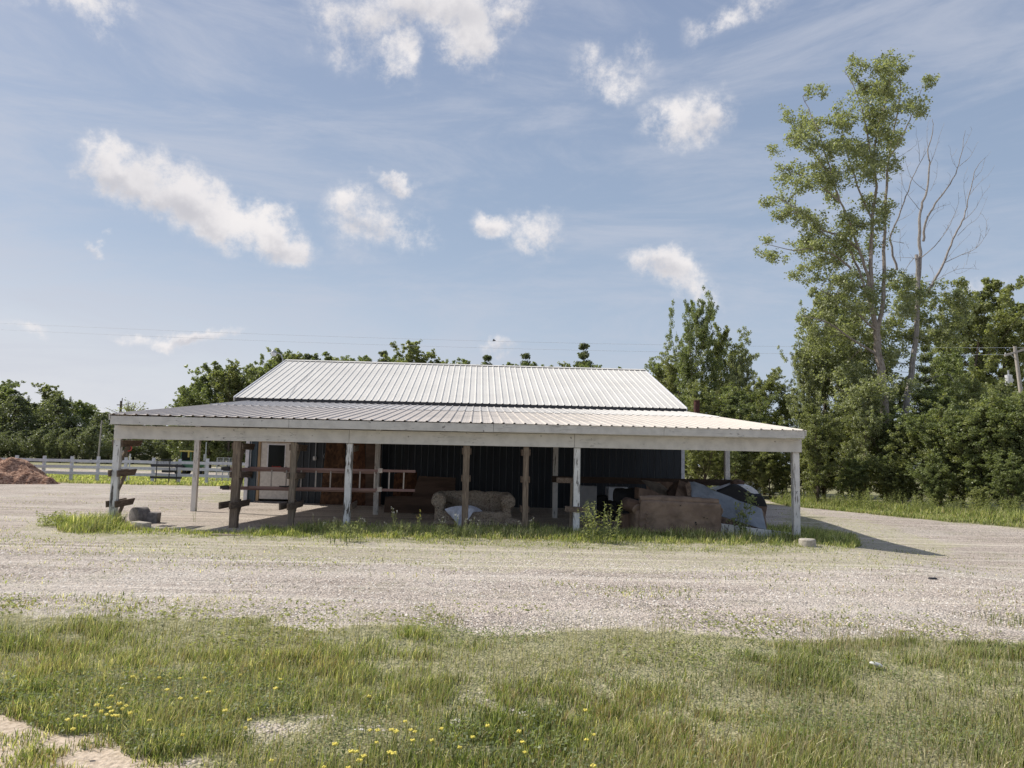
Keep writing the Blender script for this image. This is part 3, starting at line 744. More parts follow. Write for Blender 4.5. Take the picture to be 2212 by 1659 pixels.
for pts, r0 in [([(1030, 975), (980, 910), (940, 840), (925, 700)], .02), ([(1065, 870), (1000, 820), (960, 740), (950, 680)], .018), ([(1085, 740), (1120, 640), (1155, 520)], .018), ([(1078, 650), (1070, 560), (1078, 490)], .014),
                ([(1030, 710), (1025, 620), (1012, 560)], .014), ([(1045, 700), (1060, 620)], .01), ([(1250, 735), (1310, 680), (1345, 610)], .014), ([(1265, 645), (1300, 580), (1318, 535)], .012),
                ([(1120, 940), (1180, 860), (1200, 790)], .012), ([(1085, 990), (1140, 960), (1200, 945)], .012), ([(1060, 1080), (1110, 1000), (1160, 970)], .012), ([(1215, 1140), (1190, 1080), (1160, 1110)], .01),
                ([(1265, 1040), (1330, 980), (1375, 900), (1420, 845)], .018), ([(1300, 900), (1360, 830), (1405, 790)], .014), ([(1290, 960), (1275, 850), (1280, 780)], .012), ([(1320, 820), (1370, 760), (1392, 690)], .012),
                ([(1165, 1270), (1260, 1225), (1340, 1190), (1395, 1120), (1420, 1075)], .02), ([(1395, 1120), (1400, 1050), (1385, 1010)], .012), ([(1340, 1190), (1370, 1110), (1360, 1070)], .01), ([(1260, 1225), (1350, 1210)], .01),
                ([(1110, 1370), (1200, 1320), (1270, 1300), (1360, 1305)], .014), ([(1165, 1270), (1220, 1200), (1300, 1120)], .014), ([(1040, 1240), (1110, 1180), (1180, 1090), (1240, 960), (1245, 880)], .028), ([(1180, 1090), (1200, 1040), (1235, 1010)], .01),
                ([(1240, 1120), (1300, 1060), (1360, 1010), (1405, 900)], .014), ([(1020, 1245), (960, 1240), (890, 1242)], .016), ([(945, 1160), (890, 1150), (850, 1142)], .02), ([(1000, 1240), (950, 1310), (910, 1380)], .02),
                ([(925, 1260), (920, 1160), (925, 1090)], .012), ([(970, 1190), (950, 1150)], .01), ([(870, 1140), (860, 1060), (890, 970)], .016), ([(905, 1040), (980, 1000), (1020, 950)], .01), ([(930, 960), (930, 800), (905, 765)], .01),
                ([(880, 700), (940, 670), (1015, 615)], .016), ([(1085, 1280), (1110, 1340), (1090, 1390)], .01), ([(1210, 1290), (1240, 1330), (1330, 1290)], .008), ([(1290, 1280), (1310, 1200), (1350, 1180)], .008),
                ([(1090, 870), (1120, 800), (1130, 720)], .01), ([(1240, 750), (1210, 700), (1200, 640)], .01), ([(1100, 1505), (1150, 1560), (1200, 1585)], .03),
                ([Zs(965, 755), Zs(1040, 720), Zs(1110, 685), Zs(1185, 668)], .035), ([Zs(1185, 668), Zs(1215, 700), Zs(1228, 740), Zs(1225, 775)], .02), ([Zs(865, 875), Zs(905, 920), Zs(925, 970)], .03), ([Zs(905, 950), Zs(905, 1010), Zs(938, 1018)], .025), ([Zs(965, 600), Zs(985, 610), Zs(1010, 602)], .02),
                ([Zs(350, 850), Zs(430, 940), Zs(500, 965), Zs(560, 990)], .03)]:
    Q = limb(mb, pts, r0 * .8, .004, YD + random.uniform(-.3, .3), random.uniform(-.6, .6), 4, .015)
    for q in Q[2::3]:                                # fine side twigs
        d = Vector((random.uniform(-.5, .6), random.uniform(-.4, .4), random.uniform(.3, 1))) * random.uniform(.25, .6)
        mb.tube([q, q + d * .5 + Vector((.03, 0, 0)), q + d], [.007, .006, .003], 3, False)
mb.build('trunk', M['bark_pale'], dead, smooth=True)
TWG = MB()
ell2 = [(x, y, a, b) for x, y, a, b in [(1010, 1370, 50, 40), (1070, 1350, 45, 35), (960, 1350, 40, 35), (1020, 1430, 80, 50), (1100, 1430, 50, 45), (930, 1400, 30, 30), (960, 1480, 60, 45), (1060, 1500, 80, 50), (1150, 1480, 60, 50), (1200, 1540, 60, 50), (1120, 1570, 80, 55), (980, 1570, 70, 50), (1260, 1570, 60, 40), (1220, 1640, 80, 50), (1000, 1660, 90, 55), (1120, 1680, 90, 50), (900, 1640, 60, 50), (960, 1760, 60, 60), (900, 1860, 50, 50)]]
ell_leaves(ell2, YD, .094, 28, 'pale', 6, TW, dead, .16)
TWG.build('twigs', M['bark_dark'], dead)['kind'] = 'stuff'

# ------------------------------------------------------------------ ground
def vnoise(x, y, s, seed=0):
    """smooth value noise"""
    r_ = np.random.default_rng(seed); T = r_.random((64, 64))
    x = x * s; y = y * s; xi = np.floor(x).astype(int); yi = np.floor(y).astype(int); fx = x - xi; fy = y - yi
    fx = fx * fx * (3 - 2 * fx); fy = fy * fy * (3 - 2 * fy)
    g = lambda a, b: T[a % 64, b % 64]
    return (g(xi, yi) * (1 - fx) + g(xi + 1, yi) * fx) * (1 - fy) + (g(xi, yi + 1) * (1 - fx) + g(xi + 1, yi + 1) * fx) * fy
def inpoly(x, y, poly):
    inside = np.zeros(x.shape, bool); n = len(poly); j = n - 1
    for i in range(n):
        xi, yi = poly[i]; xj, yj = poly[j]
        c = ((yi > y) != (yj > y)) & (x < (xj - xi) * (y - yi) / ((yj - yi) or 1e-9) + xi)
        inside ^= c; j = i
    return inside
def gpoly(pts): return [tuple(G(a, b)[:2]) for a, b in pts]
FORE_PX = [(-900, 1318), (-300, 1318), (0, 1322), (150, 1326), (400, 1340), (600, 1352), (850, 1362), (1100, 1372), (1400, 1372), (1600, 1366), (1900, 1372), (2212, 1378), (2900, 1376)]
POLY_FORE = gpoly(FORE_PX) + [(9, .3), (-9, .3)]
POLY_STRIP = gpoly([(120, 1132), (150, 1118), (235, 1128), (320, 1146), (520, 1152), (700, 1140), (900, 1140), (1100, 1146), (1280, 1152), (1500, 1152), (1700, 1135), (1700, 1100), (1690, 1092), (1752, 1112), (1800, 1135), (1845, 1160), (1860, 1180), (1830, 1192), (1760, 1196), (1600, 1196), (1400, 1190), (1200, 1184), (1000, 1180), (800, 1172), (600, 1168), (400, 1162), (200, 1158), (125, 1150)])
POLY_VERGE = gpoly([(1640, 1078), (1700, 1093), (1800, 1103), (1900, 1113), (2050, 1128), (2212, 1143), (2500, 1166), (3200, 1200)]) + [(60, 20), (60, 90), (12, 90), (11, 45)]
POLY_FAR = gpoly([(-600, 1030), (0, 1041), (240, 1046), (480, 1051), (530, 1054)]) + [(-9, 45), (40, 60), (200, 300), (200, 800), (-400, 800), (-300, 60)]
POLY_PATCH = gpoly([(425, 1068), (500, 1062), (530, 1060), (526, 1086), (470, 1084), (420, 1078)])
POLY_BAND = gpoly([(60, 1120), (200, 1130), (900, 1160), (1700, 1150), (1760, 1110), (1900, 1130), (2080, 1180), (1990, 1225), (1600, 1238), (1100, 1232), (700, 1215), (300, 1200), (60, 1150)])
POLY_SAND = gpoly([(-300, 1538), (60, 1546), (180, 1578), (250, 1614), (415, 1624), (490, 1662), (450, 1800), (-300, 1800)])
BARE = [(G(1090, 1490), .24), (G(1160, 1522), .17), (G(690, 1585), .17), (G(650, 1565), .15), (G(730, 1600), .12), (G(1130, 1505), .16), (G(880, 1600), .10), (G(1560, 1610), .11), (G(1040, 1580), .10)]
WEEDS = [(G(1290, 1405), .25), (G(660, 1362), .4)]
def ground_masks(x, y):
    x_, y_ = x, y
    k = np.where(y < 30, 1.0, 1.8)
    x = x + k * ((vnoise(x_ + 40, y_ + 40, 1.1, 101) - .5) * .7 + (vnoise(x_ + 40, y_ + 40, 3.7, 102) - .5) * .35)
    y = y + k * ((vnoise(x_ + 40, y_ + 40, 1.1, 103) - .5) * .9 + (vnoise(x_ + 40, y_ + 40, 3.7, 104) - .5) * .45)
    g = np.zeros_like(x)
    band = inpoly(x, y, POLY_BAND); g[band] = .30
    for p, lv_ in ((POLY_FORE, 1), (POLY_STRIP, .56), (POLY_VERGE, 1), (POLY_FAR, 1)): g[inpoly(x, y, p)] = lv_
    g[inpoly(x, y, POLY_PATCH)] = .45
    # pale tracks beyond the fence
    for (a, b, x1) in ((44.6, 47.4, 0), (57, 72, 5)):
        g[(y > a) & (y < b) & (x < x1)] = 0
    g[(y > 85) & (y < 105) & (x < -10) & (x > -45)] = .3
    for c, rad in BARE:
        d = np.hypot(x - c.x, (y - c.y) * .9) + (vnoise(x + 40, y + 40, 6, 105) - .5) * rad * 1.2; g = np.where((d < rad * 1.0), np.minimum(g, .25), g)
    s = inpoly(x_ + (vnoise(x_ + 40, y_ + 40, 3.7, 102) - .5) * .3, y_ + (vnoise(x_ + 40, y_ + 40, 3.1, 107) - .5) * .35, POLY_SAND).astype(float)
    g = np.where(s > 0, 0, g)
    return g, s
def axis(a0, a1, step, lo, hi, grow):
    mid = list(np.arange(a0, a1, step)); l = []; s = step; p = a0
    while p > lo: s *= grow; p -= s; l.append(p)
    r_ = []; s = step; p = mid[-1]
    while p < hi: s *= grow; p += s; r_.append(p)
    return np.array(l[::-1] + mid + r_)
X = axis(-13, 13, .13, -700, 700, 1.12); Y = axis(2.5, 31, .13, -60, 1500, 1.10)
XX, YY = np.meshgrid(X, Y)
gm, sm = ground_masks(XX, YY)
def blur(a, n=1):
    for _ in range(n):
        b = a.copy(); b[1:-1, 1:-1] = (a[1:-1, 1:-1] * 2 + a[:-2, 1:-1] + a[2:, 1:-1] + a[1:-1, :-2] + a[1:-1, 2:]) / 6; a = b
    return a
gm = blur(gm, 3); sm = blur(sm, 2)
ss = lambda a, b, t: (lambda q: q * q * (3 - 2 * q))(np.clip((t - a) / (b - a), 0, 1))
ZZ = -0.2 * ss(6.2, 9.3, XX) * (1 - ss(19, 25, YY)) * ss(9, 14, YY)
bump = (np.sin(XX * 1.9 + 1) * np.sin(YY * 2.3) + np.sin(XX * 4.1 + YY * 1.7) * .5) * .012
ZZ = ZZ + bump * (YY < 9) * (YY > 0)
ny, nx = XX.shape
V = np.stack([XX, YY, ZZ], -1).reshape(-1, 3)
ii, jj = np.meshgrid(np.arange(ny - 1), np.arange(nx - 1), indexing='ij')
q = np.stack([ii * nx + jj, ii * nx + jj + 1, (ii + 1) * nx + jj + 1, (ii + 1) * nx + jj], -1).reshape(-1, 4)
fx = XX[:-1, :-1].ravel(); fy = YY[:-1, :-1].ravel(); fg = gm[:-1, :-1].ravel()
lot = (fg < .5) & (fy < 43) & (fy > 7) & (np.abs(fx) < 40) & ~((fx > 6.5) & (fy > 18.5 + (fx - 6.5) * -.1) )
trk = (fg < .5) & (fy < 60) & (fx > 6.5) & (fx < 60) & ~lot & (fy > 15)
road = (fg < .5) & (fy >= 43) & (fy < 110) & (fx < 8)
rest = ~(lot | trk | road)
for nm, msk in (('ground', rest), ('gravel_lot', lot), ('gravel_track', trk), ('gravel_road', road)):
    f = q[msk]
    if not len(f): continue
    u, inv = np.unique(f.ravel(), return_inverse=True)
    me = np_mesh(nm, V[u], inv.ravel(), np.full(len(f), 4, np.int32))
    for an, arr in (('grass', gm), ('sand', sm)):
        a = me.attributes.new(an, 'FLOAT', 'POINT'); a.data.foreach_set('value', arr.ravel()[u].astype(np.float32))
    me.polygons.foreach_set('use_smooth', [True] * len(f))
    tag(link(nm, me, M['ground']), kind='structure')

# ------------------------------------------------------------------ grass
def gzn(x, y):
    return -0.2 * ss(6.2, 9.3, x) * (1 - ss(19, 25, y)) * ss(9, 14, y)
def blades(name, x, y, h, w, cols, lean, seed, label, tipc=1.25):
    r_ = np.random.default_rng(seed); N = len(x)
    z = gzn(x, y) - .01
    a = r_.random(N) * 6.283; fx = np.cos(a); fy = np.sin(a)          # facing
    la = r_.random(N) * 6.283; ll = lean * r_.random(N) * h
    lx = np.cos(la) * ll + .10 * h; ly = np.sin(la) * ll
    P = np.stack([x, y, z], 1); Fv = np.stack([fx, fy, np.zeros(N)], 1) * (w / 2)[:, None]
    mid = P + np.stack([lx * .35, ly * .35, h * .58], 1); tip = P + np.stack([lx, ly, h * (1 - .25 * ll / np.maximum(h, .01))], 1)
    V = np.stack([P - Fv, P + Fv, mid + Fv * .8, mid - Fv * .8, tip], 1).reshape(-1, 3)
    b = np.arange(N)[:, None] * 5
    F = np.concatenate([b + 0, b + 1, b + 2, b + 3, b + 3, b + 2, b + 4], 1).ravel()
    cnt = np.tile([4, 3], N)
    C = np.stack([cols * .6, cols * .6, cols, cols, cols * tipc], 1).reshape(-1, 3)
    me = np_mesh(name, V, F, cnt, C)
    return tag(link('grass', me, M['grass']), label, 'grass', kind='stuff')
PAL = np.array([(.19, .235, .085), (.29, .325, .12), (.45, .44, .21), (.68, .60, .42), (.38, .28, .18), (.075, .095, .04)])
def pick_cols(x, y, r_, w, sc=.9):
    n = vnoise(x, y, sc, 3); n2 = vnoise(x, y, 3.1, 4)
    W_ = np.tile(np.array(w, float), (len(x), 1))
    W_[:, 3] *= .35 + 2.2 * n ** 2; W_[:, 4] *= .2 + 3.4 * n2 ** 2 * (.3 + 1.4 * n); W_[:, 5] *= .3 + 2.4 * (1 - n) ** 2; W_[:, 1] *= .5 + n2
    W_ /= W_.sum(1)[:, None]; c = (W_.cumsum(1) < r_.random(len(x))[:, None]).sum(1)
    return PAL[np.clip(c, 0, 5)] * (.5 + 1.0 * r_.random(len(x)))[:, None]
r_ = np.random.default_rng(41)
N = 520000
y = 3.4 + (8.9 - 3.4) * r_.random(N) ** 1.15; x = (r_.random(N) * 2 - 1) * (y * .78 + .5)
g, s = ground_masks(x, y)
n = vnoise(x, y, 1.3, 8); n2 = vnoise(x, y, 4.5, 9); n3 = vnoise(x, y, .5, 10)
den = (.10 + 1.1 * n ** 1.5) * (.10 + 1.25 * n2 ** 1.4) * (.75 + .5 * n3) * 2.0
fe = np.array(gpoly(FORE_PX)); fl = np.interp(x, fe[:, 0], fe[:, 1]); edge = np.clip((fl + .1 - y + (n3 - .5) * .8 + (n2 - .5) * .5) / 1.7, 0, 1) ** 1.2
keep = (r_.random(N) < den * np.where(g > .5, .06 + .94 * edge, 0)) | ((g > .1) & (g < .5) & (r_.random(N) < .08)) | ((g < .5) & (s < .5) & (y > 6.5) & (r_.random(N) < .10 * np.clip(n * n2 * 4 - .9, 0, 1))) | ((s > .5) & (r_.random(N) < .8 * np.clip(n2 * 2 - .75, 0, 1)))
x, y, n, n2 = x[keep], y[keep], n[keep], n2[keep]
h = (.018 + .08 * r_.random(len(x)) ** 2.2 + .08 * n2 * n) * (1 + .5 * (y > 6.2) * n)
h = h * (.5 + .5 * edge[keep])
_, s = ground_masks(x, y); h = np.where(s > .5, h * .55, h)
cols = pick_cols(x, y, r_, (4.2, 3.6, 2.2, 2.0, 1.9, 2.6))
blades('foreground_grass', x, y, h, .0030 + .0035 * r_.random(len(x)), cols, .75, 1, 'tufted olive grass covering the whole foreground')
# seed heads and tall stalks
N = 9000
y = 3.6 + 4 * r_.random(N); x = (r_.random(N) * 2 - 1) * (y * .78); g, s = ground_masks(x, y); k = (g > .5) & (vnoise(x, y, 1.0, 12) > .45)
x, y = x[k], y[k]
blades('seed_stalks', x, y, .16 + .16 * r_.random(len(x)), np.full(len(x), .0028), np.tile(np.array([(.44, .38, .27)]), (len(x), 1)) * (.6 + .6 * r_.random(len(x)))[:, None], .5, 2, 'thin straw coloured seed stalks standing above the foreground grass')
# low leafy ground cover
def cover(name, x, y, hmax, size, kind, seed, label):
    r_ = np.random.default_rng(seed); z = gzn(x, y) + hmax * r_.random(len(x)) * (.3 + .7 * vnoise(x, y, 5, seed))
    lm = leaf_mesh(name, np.stack([x, y, z], 1), size, leaf_cols(len(x), kind, r_), up=1.0, seed=seed)
    return tag(link(name, lm, M['grass']), label, 'ground cover', kind='stuff')
N = 150000
y = 3.5 + 4.6 * r_.random(N); x = (r_.random(N) * 2 - 1) * (y * .78)
g, s = ground_masks(x, y); d = vnoise(x, y, 1.1, 21) + .35 * vnoise(x, y, 4, 22)
cl = np.hypot((x + 2.35) / 1.15, (y - 5.0) / .75)           # dense dark clump lower left
k = (g > .5) & ((r_.random(N) < np.clip((d - .80) * 1.6, 0, 1)) | (cl < .9 + .3 * vnoise(x, y, 3, 23)))
k |= (np.hypot((x - 2.2) / .8, (y - 4.9) / .4) < 1) & (r_.random(N) < .5)
x1, y1 = x[k], y[k]
cover('ground_cover', x1, y1, .13, .016, 'mid', 51, 'low clover-like leaves spreading between the foreground grass tufts')
# broad flat weeds at the gravel edge
N = 30000
y = 6.3 + 2.6 * r_.random(N); x = (r_.random(N) * 2 - 1) * 6.5; d = vnoise(x, y, .9, 31) + .4 * vnoise(x, y, 5, 32)
k = (r_.random(N) < np.clip((d - .60) * 2.2, 0, 1) * np.clip(1.4 - np.abs(y - 7.3) / 1.3, 0, 1) * np.where(x < -.5, 1, .6))
cover('creeping_weeds', x[k], y[k], .035, .028, 'light', 52, 'flat bright green weeds creeping over the edge of the gravel')
# strip along the shed
N = 160000
N = 230000; x = -9.9 + 18.8 * r_.random(N); y = 13.8 + 6.5 * r_.random(N)
k = inpoly(x, y, POLY_STRIP); x, y = x[k], y[k]
vloc = -(x - OX) * su + (y - OY) * cu; ul = (x - OX) * cu + (y - OY) * su
n = vnoise(x, y, 1.0, 61); n2 = vnoise(x, y, 3.4, 62)
k = (r_.random(len(x)) < (.25 + 1.1 * n ** 1.2) * (.15 + 1.2 * n2 ** 1.3) * (1.9 - .7 * (ul > 10)) * np.clip((vloc + 2.4) / 1.4, .15, 1)) & ((vloc < .35) | (ul > 14.6)) ; x, y, n, n2, ul = x[k], y[k], n[k], n2[k], ul[k]
h = (.045 + .15 * r_.random(len(x)) ** 1.4 * (.3 + n2)) * (1 + .35 * (ul > 3.5)) * np.clip((vloc[k] + 2.6) / 1.6, .35, 1.1)
lf = np.clip((x + 9.9) / .9, 0, 1); h = np.where(ul < .3, h * 1.9, h)
PALs = pick_cols(x, y, r_, (3, 4, 3.4, 1.0, .5, 1.0))
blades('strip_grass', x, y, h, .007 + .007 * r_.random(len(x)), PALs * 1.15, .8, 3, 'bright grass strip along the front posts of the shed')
N = 5200
x = -10.6 + 1.9 * r_.random(N); y = 16.2 + 1.7 * r_.random(N); k = (np.hypot((x + 9.6) / .62, (y - 17.0) / .62) < .7 + .5 * vnoise(x, y, 3, 64)); x, y = x[k], y[k]
cover('leafy_patch', x, y, .34, .035, 'light', 65, 'lush leafy weeds around the foot of the left corner post')
# sparse weeds over the lot
N = 110000
y = 8 + 32 * r_.random(N) ** 1.5; x = (r_.random(N) * 2 - 1) * (y * .74)
g, s = ground_masks(x, y); d = vnoise(x, y, .6, 71) * .7 + .5 * vnoise(x, y, 2.3, 72)
vloc = -(x - OX) * su + (y - OY) * cu
near = np.exp(-((y - 14.4) / 1.5) ** 2)
k = (g < .5) & (r_.random(N) < np.clip((d - .60 + .28 * near) * 1.7, 0, 1)) & ~((vloc > -.1) & (vloc < 20) & (x > -9) & (x < 6.4))
x, y = x[k], y[k]
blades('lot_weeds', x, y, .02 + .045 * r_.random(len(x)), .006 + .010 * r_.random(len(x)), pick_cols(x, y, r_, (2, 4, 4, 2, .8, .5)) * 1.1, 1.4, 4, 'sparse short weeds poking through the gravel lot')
# right verge: short edge, tall weeds against the shrubs
N = 120000
x = 8 + 16 * r_.random(N); y = 19 + 17 * r_.random(N)
k = inpoly(x, y, POLY_VERGE); x, y = x[k], y[k]
a = G(1700, 1093); b = G(2212, 1143); nx_, ny_ = (b.y - a.y), -(b.x - a.x); L_ = math.hypot(nx_, ny_)
dist = np.abs(((x - a.x) * nx_ + (y - a.y) * ny_) / L_)
k = (dist < 3.6) & (r_.random(len(x)) < .25 + .75 * vnoise(x, y, 1.2, 81)); x, y, dist = x[k], y[k], dist[k]
h = .08 + .08 * r_.random(len(x)) + np.clip((dist - 1.2) / 1.2, 0, 1) * (.12 + .38 * r_.random(len(x)) * vnoise(x, y, 1.5, 82))
blades('verge_grass', x, y, h, .014 + .012 * r_.random(len(x)), pick_cols(x, y, r_, (3, 4, 3, .6, .2, 1)) * 1.0, .6, 5, 'green verge of tall weeds below the right hedge')
# far strips by the fence
N = 60000
x = -36 + 27 * r_.random(N); y = 35.5 + 22 * r_.random(N)
g, s = ground_masks(x, y); k = g > .5; x, y = x[k], y[k]
blades('far_grass', x, y, .10 + .12 * r_.random(len(x)), .03 + .02 * r_.random(len(x)), pick_cols(x, y, r_, (2, 4, 5, 1.6, .2, .5)) * 1.15, .8, 6, 'yellow green grass strips along the white rail fence')
# gravel pebbles, near edge of the lot
N = 60000
y = 3.8 + 9.0 * r_.random(N); x = (r_.random(N) * 2 - 1) * (y * .76)
g, s = ground_masks(x, y); k = ((g < .5) & (s < .5)); x, y = x[k], y[k]; N = len(x)
rad = (.004 + .011 * r_.random(N) ** 2.5)
o_ = np.array([(1, 0, 0), (0, 1, 0), (-1, 0, 0), (0, -1, 0), (0, 0, .75)], float)
ang = r_.random(N) * 6.28; ca, sa = np.cos(ang), np.sin(ang)
vx = o_[None, :, 0] * (rad * (1 + .6 * r_.random(N)))[:, None]; vy = o_[None, :, 1] * rad[:, None]; vz = o_[None, :, 2] * rad[:, None]
PX = x[:, None] + vx * ca[:, None] - vy * sa[:, None]; PY = y[:, None] + vx * sa[:, None] + vy * ca[:, None]; PZ = gzn(x, y)[:, None] + vz + .001
Vv = np.stack([PX, PY, PZ], -1).reshape(-1, 3); b = np.arange(N)[:, None] * 5
F = np.concatenate([b, b + 1, b + 4, b + 1, b + 2, b + 4, b + 2, b + 3, b + 4, b + 3, b, b + 4], 1).ravel()
pc = np.array([(.62, .56, .49), (.48, .43, .38), (.70, .61, .52), (.76, .72, .66), (.28, .25, .22)])[r_.integers(0, 5, N)]
me = np_mesh('gravel_pebbles', Vv, F, np.full(4 * N, 3, np.int32), np.repeat(pc, 5, 0))
def mat_vcol(name):
    m, nt, out = newmat(name); principled(nt, out, nt.new('ShaderNodeVertexColor', layer_name='col').outputs[0], .9, 0, .2); return m
tag(link('gravel_pebbles', me, mat_vcol('loose pebbles')), 'loose pebbles strewn over the near gravel', 'gravel', kind='stuff')

# ------------------------------------------------------------------ flowers and small weeds in the grass
def flower_proto():
    mb = MB(); mb.tube([(0, 0, 0), (.01, .005, .09), (.0, .01, .17)], [.0018, .0016, .0014], 4)
    st = bpy.data.meshes.new('flower_stem'); st.from_pydata([tuple(v) for v in mb.v], [], mb.f); st.materials.append(M['stem'])
    mb = MB()
    for k in range(6):
        a = k * 1.047 + .3; c = Vector((math.cos(a) * .011, .01 + math.sin(a) * .011, .172 + .004 * (k % 2)))
        bm = bmesh.new(); bmesh.ops.create_icosphere(bm, subdivisions=1, radius=.009)
        for v in bm.verts: v.co.z *= .75
        bm.verts.index_update(); mb.add([v.co + c for v in bm.verts], [tuple(v.index for v in f.verts) for f in bm.faces]); bm.free()
    hd = bpy.data.meshes.new('flower_head'); hd.from_pydata([tuple(v) for v in mb.v], [], mb.f); hd.materials.append(M['flower'])
    return st, hd
fst, fhd = flower_proto()
fpx = [(285, 1480), (330, 1478), (258, 1490), (388, 1475), (516, 1475), (602, 1467), (233, 1510), (270, 1528), (382, 1524), (604, 1500), (792, 1527), (160, 1555), (150, 1565), (208, 1540), (232, 1538), (245, 1540), (254, 1543), (280, 1558), (186, 1556), (322, 1565), (156, 1590), (480, 1550), (382, 1618), (812, 1582), (808, 1595), (855, 1598), (862, 1608), (888, 1612), (885, 1632), (812, 1628), (765, 1655), (770, 1668), (722, 1645), (750, 1672), (788, 1678), (850, 1655), (856, 1662), (905, 1600), (960, 1608), (1020, 1620), (1057, 1605), (1128, 1622), (1133, 1628), (1124, 1648), (574, 1680), (245, 1545), (262, 1552), (218, 1552), (226, 1558), (240, 1562), (252, 1560), (640, 1690), (700, 1700), (716, 1705), (750, 1700), (900, 1708), (1258, 1555), (1264, 1628), (1286, 1620), (1288, 1685), (2514, 1590), (2950, 1640), (2880, 1628), (1830, 1690)]
fpx = [(a, b) for a, b in fpx if a < 2212]
fpx += [(430, 1470), (455, 1500), (356, 1502), (420, 1520), (520, 1610), (545, 1570), (880, 1570), (935, 1640), (980, 1650)]
for i, (a, b) in enumerate(fpx):
    g = G(a * 1.0, b + 42 if b < 1600 else b + 30)
    if g.y < 3.6: continue
    o = thing('yellow_flower', 'small yellow trefoil flower head standing in the foreground grass', 'flower', (g.x, g.y, 0), 'yellow flowers in the foreground grass')
    s = random.uniform(.6, .9); o.scale = (s, s, random.uniform(.7, 1.0)); o.rotation_euler = (random.uniform(-.15, .15), random.uniform(-.15, .15), random.uniform(0, 6))
    for nm, me in (('stem', fst), ('petals', fhd)):
        c = bpy.data.objects.new(nm, me); COL.objects.link(c); c.parent = o

def weed_mesh(seed, h, nst, spread, leafL, kind='olive', head=None):
    rr = random.Random(seed); r_ = np.random.default_rng(seed); mb = MB(); LV = []; LC = []; heads = []
    a_, b_ = [np.array(c) for c in GREENS[kind]]
    for s in range(nst):
        bx, by = rr.gauss(0, spread * .5), rr.gauss(0, spread * .4); hh = h * rr.uniform(.7, 1)
        lx, ly = rr.gauss(0, .05) * h + bx * .35, rr.gauss(0, .05) * h
        pts = [Vector((bx + lx * t * t, by + ly * t * t, hh * t)) for t in (0, .25, .5, .75, 1)]
        mb.tube(pts, [.006, .005, .0045, .0035, .002], 4, False)
        nl = int(hh / .032)
        for k in range(nl):
            t = .12 + .88 * (k + rr.random() * .5) / nl; i = min(3, int(t * 4)); p = pts[i].lerp(pts[i + 1], t * 4 - i)
            a = k * 2.4 + rr.random() * .6; L = leafL * rr.uniform(.6, 1.1) * (1 - .55 * t ** 3)
            d = Vector((math.cos(a), math.sin(a), 0)); up = Vector((0, 0, 1)); w = d.cross(up) * L * .15
            m_ = p + d * L * .5 + up * L * rr.uniform(.15, .45); e = p + d * L + up * L * rr.uniform(-.15, .35)
            LV.append([p, m_ + w, e, m_ - w]); kk = rr.random(); LC.append((a_ * (1 - kk) + b_ * kk))
        heads.append(pts[-1])
    V = np.array([[tuple(q) for q in l] for l in LV]).reshape(-1, 3)
    lm = np_mesh('weed_leaves', V, np.arange(len(V)), np.full(len(LV), 4, np.int32), np.repeat(np.array(LC), 4, 0)); lm.materials.append(M['grass'])
    st = bpy.data.meshes.new('weed_stems'); st.from_pydata([tuple(v) for v in mb.v], [], mb.f); st.materials.append(M['stem'])
    hm = None
    if head:
        mb = MB()
        for p in heads:
            for k in range(7):
                c = p + Vector((rr.gauss(0, .016), rr.gauss(0, .016), rr.uniform(-.03, .02))); q = .006
                mb.add([c + Vector(o) * q for o in ((1, 0, 0), (0, 1, 0), (-1, 0, 0), (0, -1, 0), (0, 0, 1), (0, 0, -1))], [(0, 1, 4), (1, 2, 4), (2, 3, 4), (3, 0, 4), (1, 0, 5), (2, 1, 5), (3, 2, 5), (0, 3, 5)])
        hm = bpy.data.meshes.new('weed_heads'); hm.from_pydata([tuple(v) for v in mb.v], [], mb.f); hm.materials.append(M[head])
    return st, lm, hm
def put_weed(ms, loc, label, group, scale=1, rot=None):
    o = thing('weed_plant', label, 'weed', loc, group); o.scale = (scale,) * 3; o.rotation_euler = (0, 0, random.uniform(0, 6) if rot is None else rot)
    for nm, me in zip(('stem', 'leaves', 'flower_heads'), ms):
        if me is None: continue
        c = bpy.data.objects.new(nm, me); COL.objects.link(c); c.parent = o
clump = weed_mesh(1, .90, 17, .46, .13, 'light')
g = G(1305, 1172); put_weed(clump, g, 'dense clump of tall narrow-leaved weeds left of the brown sofa', None, 1.0, 0)
slim = [weed_mesh(20 + i, .62, 2 + i % 2, .06, .075, 'olive', 'flower_white') for i in range(4)]
slimy = weed_mesh(30, .62, 3, .08, .08, 'light', 'flower')
bushy = [weed_mesh(40 + i, .5, 8, .26, .11, 'light') for i in range(2)]
